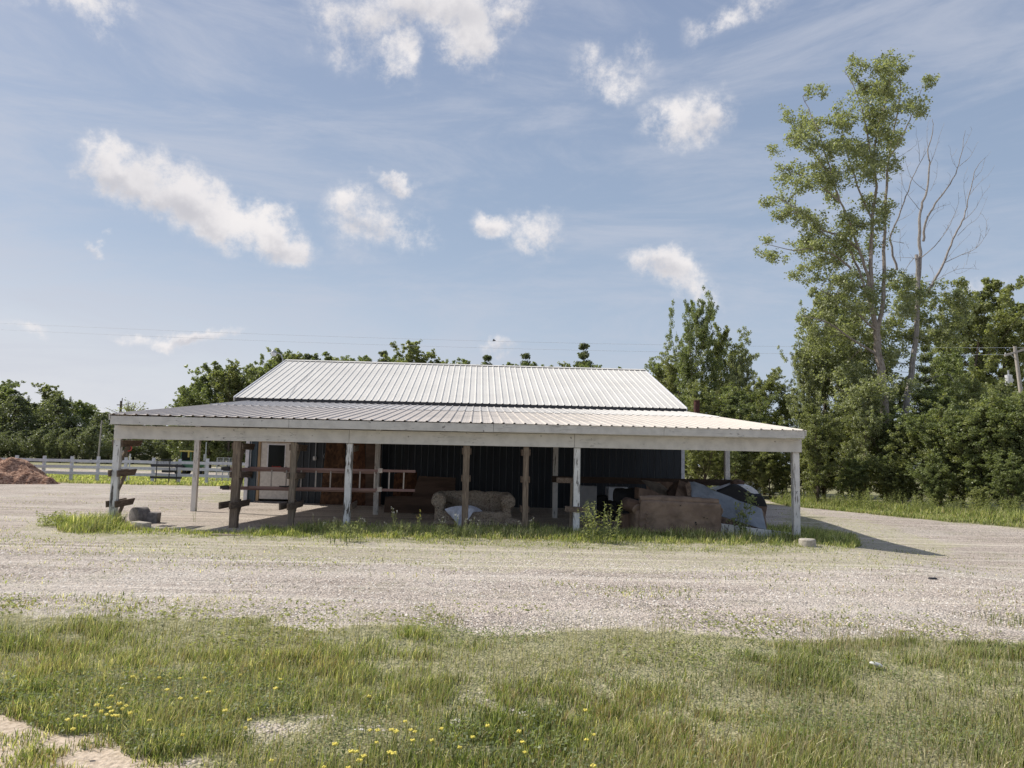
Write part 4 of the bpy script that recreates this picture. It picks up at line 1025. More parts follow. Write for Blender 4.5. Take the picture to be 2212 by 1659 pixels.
sp_ = [(525, 1162, .55, 'b'), (540, 1166, .5, 's'), (680, 1158, .75, 's'), (702, 1162, .55, 's'), (722, 1164, .8, 's'), (738, 1172, 1.05, 'b'), (765, 1172, .8, 'b'), (780, 1166, .75, 's'), (832, 1160, .6, 's'), (850, 1162, 1.0, 's'), (870, 1166, .8, 'b'), (905, 1162, .95, 'y'), (946, 1164, .85, 's'), (958, 1160, .6, 's'), (985, 1166, .9, 's'), (1000, 1164, .8, 's'), (1015, 1166, .75, 's'), (1030, 1168, .7, 's'), (970, 1170, .7, 'b'), (1120, 1166, .75, 's'), (1145, 1166, .75, 's'), (1240, 1174, .35, 'b'), (1258, 1168, .4, 's'), (1090, 1160, .5, 's'), (1428, 1180, .35, 's'), (225, 1148, .8, 'b'), (190, 1150, .7, 'b'), (205, 1140, .75, 'b'), (168, 1150, .5, 'b'), (1222, 1176, .3, 'b'), (1820, 1186, .35, 's'), (420, 1128, .6, 's'), (640, 1165, .4, 'b')]
sp_.sort()
for i, (a, b, s, k) in enumerate(sp_):
    ms = slimy if k == 'y' else (slim[i % 4] if k == 's' else bushy[i % 2])
    lab = {'y': 'yellow flowering weed stalks', 's': 'slender white-tipped weed stalks', 'b': 'bushy narrow-leaved weed'}[k] + ' in the strip along the shed, %s from the left' % (ORD[i] if i < 30 else 'thirty-%s' % ORD[i - 30])
    put_weed(ms, G(a, b), lab, 'tall weeds along the front of the shed', s)
# weeds under the right shrubs
wv = [weed_mesh(60 + i, .9, 9, .5, .16, 'light') for i in range(3)]
for i in range(26):
    px = 1712 + i * 21 + random.uniform(-8, 8); py = 1088 + (px - 1735) * .062 + random.uniform(-2, 6)
    put_weed(wv[i % 3], G(px, py), 'tall leafy weed under the right hedge, %s from the left' % ORD[i], 'tall weeds below the right hedge', random.uniform(.6, 1.05))

# ------------------------------------------------------------------ the shed
shed = thing('shed', 'long blue metal shed with a white ribbed roof and an open lean-to on posts', 'shed', B(W / 2, 0, 0))
def ribbed_roof(name, mat, u0, u1, v0, z0, v1, z1, parent, pitch=.243, rib=.024, du1=0.0, label=None):
    """metal sheet with raised ribs, running from the eave (v0, z0) up to (v1, z1)"""
    prof = [(u0, 0.0)]; u = u0 + pitch * .5
    while u < u1 - .05:
        prof += [(u - .034, 0), (u - .014, rib), (u + .014, rib), (u + .034, 0)]
        prof += [(u + pitch * .5 - .01, 0), (u + pitch * .5, .004), (u + pitch * .5 + .01, 0)]
        u += pitch
    prof = [p for p in prof if p[0] < u1 - .001] + [(u1, 0.0)]
    mb = MB(); n = len(prof); vs = []
    for (v, z) in ((v0, z0), (v1, z1)): vs += [B(u, v, z + h) for u, h in prof]
    mb.add(vs, [(i, i + 1, n + i + 1, n + i) for i in range(n - 1)])
    me = bpy.data.meshes.new(name); o0 = ORIG[parent.name]
    me.from_pydata([tuple(v - o0) for v in mb.v], [], mb.f); me.update()
    o = link(name, me, mat, parent)
    s = o.modifiers.new('sheet', 'SOLIDIFY'); s.thickness = .004; s.offset = -1
    return o
HE, HR, VE, VR = 3.601, 5.797, 9.5955, 16.53
UL, UR = -.52, 15.40
up_roof = ribbed_roof('roof', M['roof'], UL, UR, VE, HE, VR, HR, shed)
back = ribbed_roof('roof', M['roof'], UL, UR, 2 * VR - VE, HE, VR, HR, shed)
m_ = MB()      # ridge cap and gable trims
for sgn in (-1, 1):
    m_.hexa([B(UL - .02, VR, HR + .025), B(UR + .02, VR, HR + .025), B(UR + .02, VR + sgn * .2, HR - .035), B(UL - .02, VR + sgn * .2, HR - .035), B(UL - .02, VR, HR + .045), B(UR + .02, VR, HR + .045), B(UR + .02, VR + sgn * .2, HR - .015), B(UL - .02, VR + sgn * .2, HR - .015)])
m_.build('ridge_cap', M['roof'], shed)
for u in (UL - .012, UR + .012):
    m_ = MB()
    for v0 in (VE, 2 * VR - VE):
        m_.beam(B(u, v0, HE - .045), B(u, VR, HR - .045), .03, .15)
    m_.build('gable_trim', M['trim_white'], shed)
m_ = MB(); m_.bbox(UL + .05, UR - .05, VE + .02, VE + .05, HE - .13, HE - .01); m_.build('eave_board', M['metal_dark'], shed)
UF0, UF1 = BL(238, 905, -.40)[0], BL(1739, 938, -.40)[0]
UB0, UB1 = BL(246, 935, -.12)[0], BL(1732, 965, -.12)[0]
# lean-to roof: two courses, upper one lapped over the lower
ZF, ZB = 2.432, 3.475
zat = lambda v: ZF + (ZB - ZF) * (v + .42) / (9.62 + .42)
VLAP = 5.6
ribbed_roof('lean_to_roof', M['roof_low'], UF0 - .05, UF1 + .05, -.42, ZF, VLAP + .1, zat(VLAP + .1), shed)
ribbed_roof('lean_to_roof', M['roof_mid'], UF0 - .05, UF1 + .05, VLAP, zat(VLAP) + .012, 9.60, zat(9.60) + .012, shed)
for u in (UF0 - .015, UF1 + .015): m_ = MB(); m_.beam(B(u, -.42, ZF - .06), B(u, 9.6, ZB - .06), .025, .13); m_.build('verge_board', M['board_white'], shed)
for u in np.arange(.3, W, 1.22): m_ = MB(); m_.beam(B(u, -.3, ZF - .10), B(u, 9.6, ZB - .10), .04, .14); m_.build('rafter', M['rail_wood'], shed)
# fascia in four boards, beam in three, with a slight sag
def seg_boards(name, us, v0, v1, zb, zt, mat, dz):
    for a, b in zip(us[:-1], us[1:]):
        m_ = MB(); ja, jb = random.uniform(-.004, .004), random.uniform(-.004, .004)
        m_.bbox(a + .003, b - .003, v0 + random.uniform(-.004, .004), v1, zb + dz(a) + ja, zt + dz(a) + ja, (zb + dz(b) + jb, zt + dz(b) + jb)); m_.build(name, mat, shed, bevel=.004)
dz = lambda u: -.022 + .042 * u / W
seg_boards('fascia_board', [UF0, BL(625, 905, -.38)[0], BL(1066, 925, -.38)[0], BL(1434, 932, -.38)[0], UF1], -.40, -.362, 2.235, ZF - .012, M['board_white'], dz)
seg_boards('beam', [UB0, BL(755, 935, -.1)[0], BL(1241, 950, -.1)[0], UB1], -.125, -.082, HB - .0, 2.225, M['beam_white'], dz)
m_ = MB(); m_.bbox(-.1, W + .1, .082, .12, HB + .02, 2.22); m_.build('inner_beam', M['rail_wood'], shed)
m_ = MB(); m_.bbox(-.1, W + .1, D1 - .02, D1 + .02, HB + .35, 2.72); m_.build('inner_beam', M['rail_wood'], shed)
# soffit behind the fascia
m_ = MB(); m_.bbox(UF0 + .01, UF1 - .01, -.36, -.126, 2.236, 2.252); m_.build('soffit', M['board_white'], shed)

def post(px, py, v, top, mat, s=.13, lean=0.0, wob=.0):
    u, _ = BL(px, py, v); zb = gz(*B(u, v)[:2]) - .08
    m_ = MB(); n = 5
    for i in range(n):
        z0 = zb + (top - zb) * i / n; z1 = zb + (top - zb) * (i + 1) / n
        l0 = lean * (z0 / top - 1); l1 = lean * (z1 / top - 1)
        ps = []
        for z, l in ((z0, l0), (z1, l1)):
            ps += [B(u + l - s / 2, v - s / 2, z), B(u + l + s / 2, v - s / 2, z), B(u + l + s / 2, v + s / 2, z), B(u + l - s / 2, v + s / 2, z)]
        m_.hexa(ps)
    bmv = m_.build('post', mat, shed)
    bm = bmesh.new(); bm.from_mesh(bmv.data); bmesh.ops.remove_doubles(bm, verts=bm.verts, dist=.0005)
    mid = [f for f in bm.faces if abs(f.normal.z) > .9 and zb + .05 < (f.calc_center_median().z) < top - .05]
    bmesh.ops.delete(bm, geom=mid, context='FACES_ONLY'); bm.to_mesh(bmv.data); bm.free()
    b = bmv.modifiers.new('edge', 'BEVEL'); b.width = .007; b.segments = 2; b.limit_method = 'ANGLE'
    return bmv, u
def arms(p, u, v0, v1, z, side=(-1, 1), brace=True, tilt=.05, s=.13, th=.038, ht=.14):
    """rack arm: boards nailed either side of the post, running front to back, with a slanting brace below"""
    for sd in side:
        uu = u + sd * (s / 2 + th / 2 + .003); m_ = MB()
        p0, p1 = (v0, z - tilt * 0), (v1, z + tilt * (v1))
        poly = [B(uu - th / 2, v0 + .02, z - ht / 2), B(uu - th / 2, v1 - .10, p1[1] - ht / 2), B(uu - th / 2, v1, p1[1] + ht / 2), B(uu - th / 2, v0, z + ht / 2)]
        m_.prism(poly, B(th, 0) - B(0, 0)); m_.build('rack_arm', M['arm_wood'], p, bevel=.003)
    if brace:
        m_ = MB(); m_.beam(B(u, .06, z - .46), B(u, min(v1 * .55, .5), z - .05), .038, .09); m_.build('brace', M['post_grey'], p)
POSTS = []
HT = HB - .003
for i, (px, py, mat, s, bott, kind) in enumerate([
    (243, 1133, 'post_white', .145, 0, 'A'), (504, 1146, 'post_brown', .17, 0, 'A2'), (627, 1146, 'post_grey', .125, 0, 'A2'), (748, 1148, 'post_white', .14, 0, 'B'),
    (1003, 1156, 'post_brown', .145, 0, 'C'), (1133, 1158, 'post_brown', .125, 0, 'C'), (1244, 1160, 'post_white', .14, 0, 'D'), (1720, 1167, 'post_white2', .15, 0, 'E')]):
    p, u = post(px, py, 0, HT + dz(BL(px, py, 0)[0]), M[mat], s, lean={0: .0, 1: .0}.get(i, 0)); POSTS.append(u)
    if kind == 'A':
        for z, v1 in ((.47, .80), (1.14, .80), (1.80, 1.0)): arms(p, u, -.16 if z < 1.7 else -.05, v1, z, s=s, tilt=.03)
    if kind == 'A2':
        for z, v0, v1 in ((.52, -.72, .78), (1.17, -.12, .85), (1.80, -.06, .9)): arms(p, u, v0, v1, z, s=s, ht=.14, tilt=.0)
    if kind == 'B':
        for z, v0, v1 in ((.50, -.1, .75), (1.80, .0, .7)): arms(p, u, v0, v1, z, (1,), False, s=s)
    if kind == 'C':
        for z in (.52, 1.19, 1.80):
            if px < 1100 and z < .6: continue
            arms(p, u, -.06, .55, z, (-1, 1), False, s=s, tilt=0, th=.03)
    if kind == 'D':
        m_ = MB(); m_.beam(B(u - .27, -.095, .56), B(u + .29, -.095, .54), .03, .12); m_.build('rack_arm', M['arm_wood'], p, bevel=.003)
        m_ = MB(); m_.beam(B(u - .12, .1, .04), B(u - .10, .1, 1.15), .03, .05, (1, 0, 0)); m_.build('brace', M['post_grey'], p)
        m_ = MB(); m_.beam(B(u - .45, .10, 1.19), B(u + .06, .10, 1.19), .03, .12); m_.build('rack_arm', M['arm_wood'], p, bevel=.003)
for px, py in ((418, 1105), (811, 1113), (1198, 1124), (1571, 1130)):
    p, u = post(px, py, D1, 2.62, M['post_white2'], .14)
ua = BL(1198, 1100, D1)[0]; ub = BL(1576, 1100, D1)[0]
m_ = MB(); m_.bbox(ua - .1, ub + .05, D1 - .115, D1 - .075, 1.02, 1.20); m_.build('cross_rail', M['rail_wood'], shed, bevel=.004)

# walls: ribbed siding all round
def siding(name, mat, a, b, z0, z1, inward, pitch=.2286, gable=None, parent=shed):
    """vertical ribbed sheet from shed point a to b (u, v); gable(t) gives the top"""
    a, b = Vector(a), Vector(b); L = (b - a).length; d = (b - a) / L; nrm = Vector((d.y, -d.x)) * (1 if not inward else -1)
    prof = [(0, 0)]; t = pitch / 2
    while t < L - .05:
        prof += [(t - .03, 0), (t - .014, .02), (t + .014, .02), (t + .03, 0)]; t += pitch
    prof.append((L, 0)); vs = []
    o0 = ORIG[parent.name]
    for top in (0, 1):
        for t, h in prof:
            p = a + d * t + nrm * h; z = z0 if not top else (gable(t / L) if gable else z1); vs.append(tuple(B(p.x, p.y, z) - o0))
    n = len(prof); me = bpy.data.meshes.new(name); me.from_pydata(vs, [], [(i, i + 1, n + i + 1, n + i) for i in range(n - 1)]); me.update()
    o = link(name, me, [mat, M['rib_highlight']], parent)
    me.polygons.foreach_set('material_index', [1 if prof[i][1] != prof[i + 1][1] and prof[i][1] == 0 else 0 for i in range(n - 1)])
    return o
VBK = 2 * VR - D2
dl, dr = BL(553, 1082, D2)[0], BL(628.5, 1083, D2)[0]
dtop = BL(590, 954, D2)[1] + .02
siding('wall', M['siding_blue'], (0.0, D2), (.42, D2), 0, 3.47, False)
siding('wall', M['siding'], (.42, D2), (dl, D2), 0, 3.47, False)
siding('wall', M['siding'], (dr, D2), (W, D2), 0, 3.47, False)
m_ = MB(); m_.bbox(dl, dr, D2 - .002, D2 + .01, dtop, 3.47); m_.build('wall', M['siding'], shed)
gab = lambda t: HE - .06 + (HR - HE) * (1 - abs(2 * t - 1))
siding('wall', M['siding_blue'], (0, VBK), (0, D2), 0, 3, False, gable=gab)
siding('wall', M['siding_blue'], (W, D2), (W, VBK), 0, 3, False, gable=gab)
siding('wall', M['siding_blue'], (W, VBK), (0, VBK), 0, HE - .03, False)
for u in (-.03, W - .09): m_ = MB(); m_.bbox(u, u + .12, D2 - .035, D2 + .09, 0, 3.45); m_.build('corner_trim', M['trim_white'], shed)
# door
door = MB().bbox(BL(559, 1082, D2)[0], BL(622.5, 1083, D2)[0], D2 - .03, D2 + .01, .12, dtop - .05).build('door', M['door_white'], shed, bevel=.004)
du0, du1 = BL(559, 1082, D2)[0], BL(622.5, 1083, D2)[0]
m_ = MB(); m_.bbox(dl, du0 - .01, D2 - .06, D2 + .02, .05, dtop); m_.bbox(du1 + .01, dr, D2 - .06, D2 + .02, .05, dtop); m_.bbox(dl, dr, D2 - .062, D2 + .02, dtop - .045, dtop + .02)
m_.build('frame', M['door_trim'], door)
wu0, wz1 = BL(581, 961, D2 - .03); wu1, wz0 = BL(611.5, 1018, D2 - .03)
wu1 += .03; 
m_ = MB(); m_.bbox(wu0, wu1, D2 - .036, D2 - .031, wz0, wz1); pane = m_.build('window', M['glass'], door)
m_ = MB(); w_ = .035
m_.bbox(wu0 - w_, wu0, D2 - .045, D2 - .03, wz0 - w_, wz1 + w_); m_.bbox(wu1, wu1 + w_, D2 - .045, D2 - .03, wz0 - w_, wz1 + w_); m_.bbox(wu0, wu1, D2 - .045, D2 - .03, wz0 - w_, wz0); m_.bbox(wu0, wu1, D2 - .045, D2 - .03, wz1, wz1 + w_)
m_.build('window_frame', M['trim_white'], door)
m_ = MB()
for a in (.08, .38, .68): m_.bbox(du0 + a, du0 + a + .22, D2 - .036, D2 - .03, .3, wz0 - .15)
m_.build('door_panels', M['door_white'], door)
hp = BP(617, 1019, D2 - .06); m_ = MB(); m_.tube([hp, hp + Vector((0, -.03, 0)), hp + Vector((-.05, -.05, 0))], [.035, .03, .025], 8)
m_.tube([hp + Vector((0, .02, .14)), hp + Vector((0, -.01, .14))], .028, 8); m_.build('handle', M['metal_dark'], door)
m_ = MB(); m_.bbox(dl - .05, dr + .05, D2 - .12, D2 + .02, -.02, .05); m_.build('door_sill', M['concrete'], shed)
def text(body, size, uu, zz, vv, parent, mat):
    c = bpy.data.curves.new('lettering', 'FONT'); c.body = body; c.size = size; c.align_x = 'CENTER'; c.extrude = .001; c.materials.append(mat)
    o = bpy.data.objects.new('lettering', c); COL.objects.link(o)
    bpy.context.view_layer.update()
    me = bpy.data.meshes.new_from_object(o.evaluated_get(bpy.context.evaluated_depsgraph_get())); bpy.data.objects.remove(o)
    o = bpy.data.objects.new('lettering', me); COL.objects.link(o)
    o.rotation_euler = (math.pi / 2, 0, PSI); o.location = B(uu, vv, zz) - ORIG[parent.name]; o.parent = parent; return o
cx_ = (wu0 + wu1) / 2 + .02
text('Employees', .075, cx_, wz0 + .13, D2 - .039, door, M['red_letter']); text('Only', .075, cx_ - .03, wz0 + .055, D2 - .039, door, M['red_letter'])
# meter box with conduit, dryer-type bell box
m_ = MB(); u_, z_ = BL(541, 1019, D2); m_.bbox(u_ - .07, u_ + .08, D2 - .12, D2 - .02, z_ - .22, z_ + .18); mt = m_.build('meter_box', M['siding'], shed, bevel=.01)
m_ = MB(); m_.tube([B(u_, D2 - .06, z_ + .18), B(u_, D2 - .06, 3.2)], .015, 6); m_.build('conduit', M['metal_grey'], mt)
m_ = MB(); u_, z_ = BL(681, 990, D2); m_.bbox(u_ - .06, u_ + .06, D2 - .10, D2 - .02, z_ - .07, z_ + .07); m_.tube([B(u_, D2 - .1, z_), B(u_, D2 - .13, z_)], .04, 8); mt = m_.build('socket_box', M['metal_grey'], shed, bevel=.008)
m_ = MB(); m_.tube([B(u_ + .01, D2 - .05, z_ + .07), B(u_ + .02, D2 - .05, 3.2)], .012, 6); m_.build('conduit', M['metal_grey'], mt)
u_, z_ = BL(701, 986, D2); m_ = MB(); m_.tube([B(u_, D2 - .05, z_ + .1), B(u_ - .01, D2 - .09, z_), B(u_, D2 - .05, z_ - .06)], .008, 5); m_.build('hook', M['metal_grey'], shed)
# yard lamp on the ridge end
lp = B(UL + .15, VR, HR + .02); arm_end = AT(594, 763, VR + OY - .4); m_ = MB()
pa = AT(611, 777, OY + VR); pb = AT(608, 767, OY + VR); pc_ = AT(602, 763, OY + VR); pd = AT(594, 762.5, OY + VR)
m_.tube([pa - Vector((0, 0, .12)), pa, pb, pc_, pd], .028, 6); la = m_.build('lamp_arm', M['metal_grey'], shed)
m_ = MB(); m_.tube([pd + Vector((.06, 0, .05)), pd + Vector((-.05, 0, .05)), pd + Vector((-.14, 0, .0))], [.05, .10, .06], 10); m_.build('lamp_head', M['metal_grey'], la, smooth=True)
m_ = MB(); c_ = pd + Vector((-.05, 0, -.06)); m_.tube([c_ + Vector((0, 0, .06)), c_ - Vector((0, 0, .02)), c_ - Vector((0, 0, .08))], [.12, .11, .07], 10); m_.build('lamp_shade', M['white_gloss'], la, smooth=True)
# rusty stove pipe through the lean-to roof
us_, _ = BL(1505, 880, 8.6); m_ = MB(); zt_ = BL(1505, 865, 8.6)[1]; m_.tube([B(us_, 8.6, 2.6), B(us_, 8.6, zt_)], .10, 14); m_.tube([B(us_, 8.6, zt_), B(us_, 8.6, zt_ - .02)], [.115, .115], 14)
for k in range(3): m_.tube([B(us_ - .07 + .06 * k, 8.55, zt_ - .02), B(us_ - .07 + .06 * k, 8.55, zt_ + .03)], .014, 4)
m_.build('stove_pipe', M['rust'], shed, smooth=True)
# cable sagging over the upper roof
pts = [(676, 800), (655, 822), (640, 832), (634, 842), (628, 852), (624, 864)]
m_ = MB()
def on_roof(px, py):
    for _ in range(1):
        lo, hi = VE, VR
        for _ in range(30):
            v = (lo + hi) / 2; u, z = BL(px, py, v)
            if z > HE + (HR - HE) * (v - VE) / (VR - VE): hi = v
            else: lo = v
        # z grows with v along the sight line more slowly than the roof
    return v
def roof_hit(px, py):
    best = None
    for k in range(400):
        v = VE + (VR - VE) * k / 399; u, z = BL(px, py, v); e = abs(z - (HE + (HR - HE) * (v - VE) / (VR - VE)))
        if best is None or e < best[0]: best = (e, u, v)
    _, u, v = best; return B(u, v, HE + (HR - HE) * (v - VE) / (VR - VE) + .025)
m_.tube([roof_hit(*p) for p in pts], .008, 4); m_.build('cable', M['metal_grey'], shed)

# ------------------------------------------------------------------ ladder on the rack arms
lv = .42
lu0, lz0 = BL(505, 1019, lv); lu1, lz1 = BL(897, 1031.5, lv); _, lzb0 = BL(512, 1060, lv); _, lzb1 = BL(895, 1068.5, lv)
lad = thing('ladder', 'faded red extension ladder lying on its side across the rack arms', 'ladder', B(lu0, lv, 0))
zt_ = 1.285; zb_ = zt_ - (lz0 - lzb0)
for nm, z in (('rail', zt_), ('rail', zb_)):
    m_ = MB(); m_.bbox(lu0 - .1, lu1 - .9, lv + .05, lv + .085, z - .045, z + .035); m_.build(nm, M['fibreglass'], lad, bevel=.004)
    m_ = MB(); m_.bbox(lu0 + .35, lu1, lv, lv + .035, z - .03 + (.02 if z == zb_ else .03), z + .03 + (.02 if z == zb_ else .03)); m_.build(nm, M['fibreglass'], lad, bevel=.004)
k = lu0 + .18
while k < lu1 - .1:
    m_ = MB(); m_.tube([B(k, lv + .02 if k > lu0 + .6 else lv + .067, zb_ + .02), B(k, lv + .02 if k > lu0 + .6 else lv + .067, zt_ + .01)], .017, 6); m_.build('rung', M['alu'], lad); k += .335
for z in (zt_, zb_):
    m_ = MB(); m_.bbox(lu0 - .26, lu0 - .1, lv + .045, lv + .09, z - .05, z + .03); m_.beam(B(lu0 - .30, lv + .067, z + .0), B(lu0 - .12, lv + .067, z + .02), .09, .07); m_.build('foot', M['metal_dark'], lad, bevel=.006)
    m_ = MB(); m_.bbox(lu1 - .86, lu1 - .76, lv - .012, lv + .1, z - .02, z + .085); m_.build('bracket', M['alu'], lad)
m_ = MB()
for a in (0, .3):
    m_.tube([B(lu0 + 1.05 + a * .2, lv - .03, zb_ + .06 + .2 * 0), B(lu0 + 1.2 + a, lv - .04, zb_ + .05), B(lu0 + 1.33 + a * .4, lv - .03, zb_ + .09)], .012, 5)
m_.build('rung_lock', M['metal_dark'], lad)

# ------------------------------------------------------------------ boards against the wall
def flat_panel(name, label, cat, pts, v, th, mat, group=None, lean=0.0, v_list=None):
    vs = v_list or [v] * len(pts)
    P = [BP(a, b, vv) for (a, b), vv in zip(pts, vs)]
    m_ = MB(); m_.prism(P, (B(0, th) - B(0, 0))); o = m_.build(name, mat, None, bevel=.003)
    return tag(o, label, cat, group)
flat_panel('strand_board', 'tall orange strand board leaning on the blue wall right of the door', 'board', [(689, 1104), (706, 948), (746, 950), (742, 1106)], 9.2, .02, M['osb'], v_list=[9.0, 9.5, 9.5, 9.0])
flat_panel('strand_board', 'second strand board showing just right of the white front post', 'board', [(752, 1100), (760, 950), (788, 952), (790, 1060), (788, 1104)], 8.9, .02, M['osb_dark'])
flat_panel('plywood_sheet', 'dark brown upright sheet between the strand boards and the inner post', 'board', [(789, 1110), (790, 952), (824, 954), (822, 1112)], 8.8, .02, M['ply'])
flat_panel('strand_board', 'tilted strand board standing behind the end of the ladder', 'board', [(848, 1080), (852, 1024), (862, 1021), (901, 1020), (900, 1084)], 6.4, .02, M['osb_dark'])
flat_panel('plywood_sheet', 'wide dark plywood sheet standing behind the floral sofa', 'board', [(885, 1086), (905, 1028), (984, 1032), (982, 1090)], 6.2, .02, M['ply'])
flat_panel('plywood_sheet', 'long low plywood board standing left of the floral sofa', 'board', [(829, 1107), (832, 1073), (870, 1071), (958, 1075), (958, 1110)], 5.4, .02, M['ply'])
m_ = MB(); a, b = BP(745, 1113, 6.5), BP(812, 1110, 6.5); m_.beam(a, b, .05, .04); tag(m_.build('timber_plank', M['post_grey']), 'thin pale plank lying on the dirt behind the second white post', 'plank')

# ------------------------------------------------------------------ floral sofa
def at_floor(px, py): 
    g = G(px, py); return g, Matrix.Rotation(PSI, 3, 'Z')
s0 = BP(1021, 1140, .95); s0.z = 0
sofa = thing('sofa', 'broken floral rolled-arm sofa with its seat missing, between the brown posts', 'sofa', s0)
def SL(x, y, z): return s0 + RB @ Vector((x, y, z))
hw = .97
MB().rbox(SL(0, 0, .26), (1.72, .18, .26), .05, RB, puff=.03).build('front_rail', M['floral'], sofa, smooth=True)
MB().rbox(SL(0, .72, .52), (1.75, .24, .62), .09, RB @ Matrix.Rotation(-.12, 3, 'X'), puff=.06).build('backrest', M['floral'], sofa, smooth=True)
MB().rbox(SL(0, .36, .20), (1.5, .62, .16), .03, RB).build('seat_deck', M['cardboard'], sofa, smooth=True)
for sg in (-1, 1):
    m_ = MB(); x = sg * .80
    m_.rbox(SL(x, .32, .36), (.2, .80, .46), .05, RB, puff=.03)
    m_.tube([SL(x + sg * .02, -.10, .64), SL(x + sg * .02, -.06, .64), SL(x + sg * .02, .7, .66)], [.15, .175, .17], 18)
    m_.tube([SL(x + sg * .02, -.115, .64), SL(x + sg * .02, -.10, .64)], [.10, .15], 18)
    m_.build('arm', M['floral'], sofa, smooth=True)
MB().rbox(SL(0, .02, .115), (1.86, .3, .10), .03, RB).build('skirt', M['floral'], sofa, smooth=True)
m_ = MB(); m_.beam(BP(946, 1068, 1.45), BP(1086, 1124, .98), .04, .13, up=(0, -.3, 1)); tag(m_.build('timber_plank', M['post_grey'], bevel=.004), 'long grey plank lying diagonally across the floral sofa', 'plank')
# white cloth draped over the front rail
def drape(name, label, px0, px1, ytop, ybot, v, mat, seed, shape):
    n, m2 = 26, 16; vs = []; rr = random.Random(seed)
    for j in range(m2 + 1):
        for i in range(n + 1):
            s, t = i / n, j / m2; px, py = shape(s, t)
            vv = v + .05 * math.sin(s * 11 + seed) * (t + .2) + .25 * max(0, .35 - t) + .02 * math.sin(s * 27 + t * 5)
            vs.append(BP(px, py, vv))
    fs = [(j * (n + 1) + i, j * (n + 1) + i + 1, (j + 1) * (n + 1) + i + 1, (j + 1) * (n + 1) + i) for j in range(m2) for i in range(n)]
    mb = MB().add(vs, fs); o = mb.build(name, mat, smooth=True); s_ = o.modifiers.new('th', 'SOLIDIFY'); s_.thickness = .008
    return tag(o, label, 'cloth')
drape('white_cloth', 'white cloth hanging over the left of the floral sofa front', 0, 0, 0, 0, .72, M['cloth_white'], 1,
      lambda s, t: (960 + s * 66 - 14 * (1 - s) * (1 - t) * 0 + t * (12 * (1 - s) - 26 * s), 1100 - 7 * math.sin(s * 3.1) + t * (12 + 32 * min(1, s * 1.5 + .05) - 2 * s)))
drape('white_cloth', 'end of white cloth bunched on the seat just right of the brown post', 0, 0, 0, 0, .95, M['cloth_white'], 3,
      lambda s, t: (1012 + s * 32 + t * 4, 1092 + 14 * s * s + t * (28 - 8 * s)))
p0 = BP(1109, 1132, .9); m_ = MB(); m_.rbox(Vector((p0.x, p0.y, .13)), (.44, .3, .24), .11, RB @ Matrix.Rotation(.2, 3, 'Y'), puff=.08); tag(m_.build('floral_cushion', M['floral'], smooth=True), 'round floral cushion on the ground right of the floral sofa', 'cushion')

# ------------------------------------------------------------------ junk under the right half
c0 = BP(1272, 1108, 5.2); m_ = MB(); a = BL(1250, 1105, 5.1)[0]; b = BL(1289, 1105, 5.1)[0]
m_.bbox(a, b, 5.1, 5.7, 0, BL(1270, 1050, 5.1)[1]); tag(m_.build('metal_cabinet', M['grey_panel'], bevel=.01), 'dull grey cabinet behind the fourth white front post', 'cabinet')
a = BL(1314, 1105, 5.15)[0]; b = BL(1356, 1105, 5.15)[0]; fr = thing('refrigerator', 'white appliance standing behind the dark armchair', 'appliance', B((a + b) / 2, 5.15, 0))
m_ = MB(); m_.bbox(a, b, 5.15, 5.7, 0.02, BL(1330, 1052, 5.15)[1]); m_.build('body', M['white_panel'], fr, bevel=.015)
m_ = MB(); m_.bbox(a + .004, b - .004, 5.115, 5.142, .1, BL(1330, 1052, 5.15)[1] - .01); fd = m_.build('door', M['white_panel'], fr, bevel=.01)
m_ = MB(); m_.bbox(b - .07, b - .05, 5.08, 5.115, .55, .85); m_.build('handle', M['metal_grey'], fd)
p = BP(1302, 1085, 5.3); p.z = .34; m_ = MB(); m_.tube([p + Vector((0, .09, 0)), p + Vector((0, -.03, 0)), p + Vector((0, -.09, 0))], [.30, .34, .29], 26)  # black disc put in to paint the dark, shaded gap between the cabinets
m_.tube([p + Vector((0, -.10, 0)), p + Vector((0, -.085, 0))], [.16, .19], 20)
tag(m_.build('gap_shade', M['rubber'], smooth=True), 'black disc put in as shade in the gap between the two pale cabinets', 'gap_shade')
# dark armchair
ac = BP(1350, 1120, 2.6); ac.z = 0
arm = thing('armchair', 'black armchair tipped behind the left end of the brown sofa', 'armchair', ac)
MB().rbox(ac + Vector((0, 0, .30)), (.78, .7, .34), .08, RB).build('seat', M['black_cloth'], arm, smooth=True)
MB().rbox(ac + Vector((.06, .2, .70)), (.70, .28, .52), .12, RB @ Matrix.Rotation(-.2, 3, 'X')).build('backrest', M['black_cloth'], arm, smooth=True)
for sg in (-1, 1): MB().rbox(ac + RB @ Vector((sg * .38, -.05, .48)), (.2, .72, .3), .09, RB).build('arm', M['black_cloth'], arm, smooth=True)
